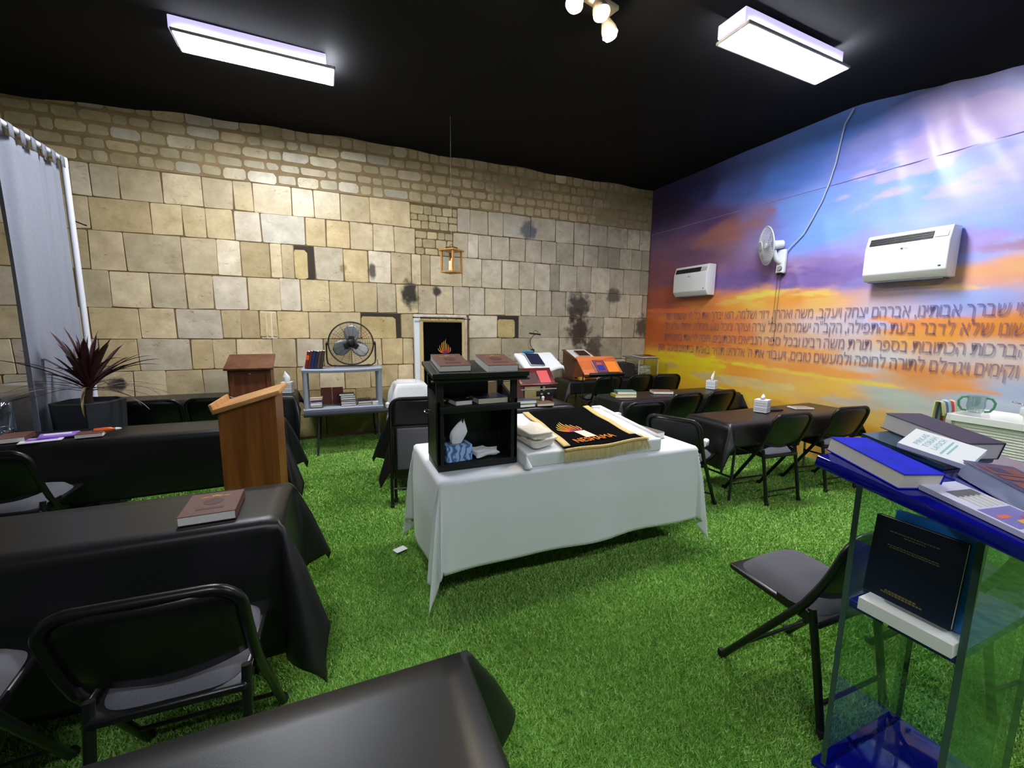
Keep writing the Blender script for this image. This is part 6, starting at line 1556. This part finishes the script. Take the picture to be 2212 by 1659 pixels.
for (x, y, dx, dy, mm) in ((0, 0.048, 0.094, 0.055, M_BROWNPANEL), (0, -0.052, 0.094, 0.06, M_BROWNPANEL), (0.0, 0.003, 0.094, 0.022, M_BROWNPANEL), (-0.012, 0.05, 0.04, 0.033, mat('navy_panel', (30, 40, 84), rough=0.4))):
    MB().box((x, y, 0.0503 + (0.0004 if mm is not M_BROWNPANEL else 0)), (dx, dy, 0.0008)).build('cover_panel', mm, bk, smooth=False)
mg = magazine('glossy magazine with a building photo at lower edge of acrylic lectern', onslab(0.122, 0.335, 0.0008), 0, (0.142, 0.215, 0.014), mat('magazine_lilac', (206, 204, 226), rough=0.3), bs=rotB(-10))
P_STONE = mat('print_stone', (196, 194, 176), rough=0.35); P_DARK = mat('print_dark', (96, 96, 92), rough=0.35)
MB().box((0.012, 0.055, 0.0142), (0.10, 0.028, 0.0006)).build('photo_print', P_DARK, mg, smooth=False)
for k in range(5): MB().box((-0.03 + 0.021 * k, 0.022, 0.0142), (0.010, 0.045, 0.0008)).build('photo_print', P_STONE, mg, smooth=False)
MB().box((0.0, -0.045, 0.0142), (0.125, 0.075, 0.0005)).build('photo_print', mat('print_violet', (120, 110, 176), rough=0.3), mg, smooth=False)
for (x, y, dx, dy, c) in ((-0.03, -0.04, 0.04, 0.012, (214, 110, 60)), (0.0, -0.062, 0.035, 0.012, (226, 170, 70)), (0.035, -0.05, 0.03, 0.01, (190, 80, 60))): MB().box((x, y, 0.0146), (dx, dy, 0.0006)).build('photo_print', mat('print_%d' % c[0], c, rough=0.35), mg, smooth=False)

# on the shelf inside: navy hardcover, white pages beneath, blue folders behind
nb = basis((0, -1, 0), (0.10, 0, 0.995), (-0.995, 0, 0.10))
bk = book('navy hardcover with small gold lettering standing on the lectern shelf', (1.582, 0.600, 0.868), (0.212, 0.255, 0.020), cover=mat('navy_satin_cover', (22, 30, 52), rough=0.35), pages=M_PAGES, spine='-x', basis_=nb)
rs = random.Random(2)
for rows_ in (((0.088, -0.065, 0.045), (0.080, -0.030, 0.020)), ((0.045, -0.065, 0.055), (0.039, -0.060, 0.055)), ((-0.098, -0.050, 0.020), (-0.105, -0.060, 0.035))):
    for (y, x0, x1) in rows_:
        g = MB(); x = x0; P = []
        hh = 0.0015 if y > -0.09 else 0.0026
        while x < x1:
            l = rs.uniform(0.003, 0.008); g.flat([(x, y - hh, 0.0204), (x + l, y - hh, 0.0204), (x + l, y + hh, 0.0204), (x, y + hh, 0.0204)]); g.flat([(x + l, y - hh * 0.3, 0.0204), (x + l + 0.0022, y - hh * 0.3, 0.0204), (x + l + 0.0022, y, 0.0204), (x + l, y, 0.0204)]); x += l + 0.0022
        bmesh.ops.remove_doubles(g.bm, verts=g.bm.verts, dist=0.0001)
        g.build('gold_lettering', mat('dull_gold', (150, 134, 80), rough=0.4, metal=0.4), bk, smooth=False)
magazine('white open pages projecting below the navy hardcover on lectern shelf', (1.558, 0.585, 0.6875), (0, 0, R(90)), (0.225, 0.085, 0.040), M_PAPER, name='page_stack'); bpy.data.objects['page_stack']['category'] = 'paper'
book('bright blue folder behind the navy hardcover on the lectern shelf', (1.615, 0.575, 0.872), (0.20, 0.285, 0.016), cover=mat('cyan_folder', (40, 134, 226), rough=0.4), pages=mat('cyan_edges', (60, 150, 235), rough=0.5), spine='-x', basis_=nb)
book('dark blue folder furthest back on the lectern shelf', (1.650, 0.578, 0.848), (0.19, 0.310, 0.014), cover=mat('mid_blue_folder', (42, 70, 118), rough=0.4), pages=mat('mid_blue_edges', (90, 140, 190), rough=0.5), spine='-x', basis_=nb)
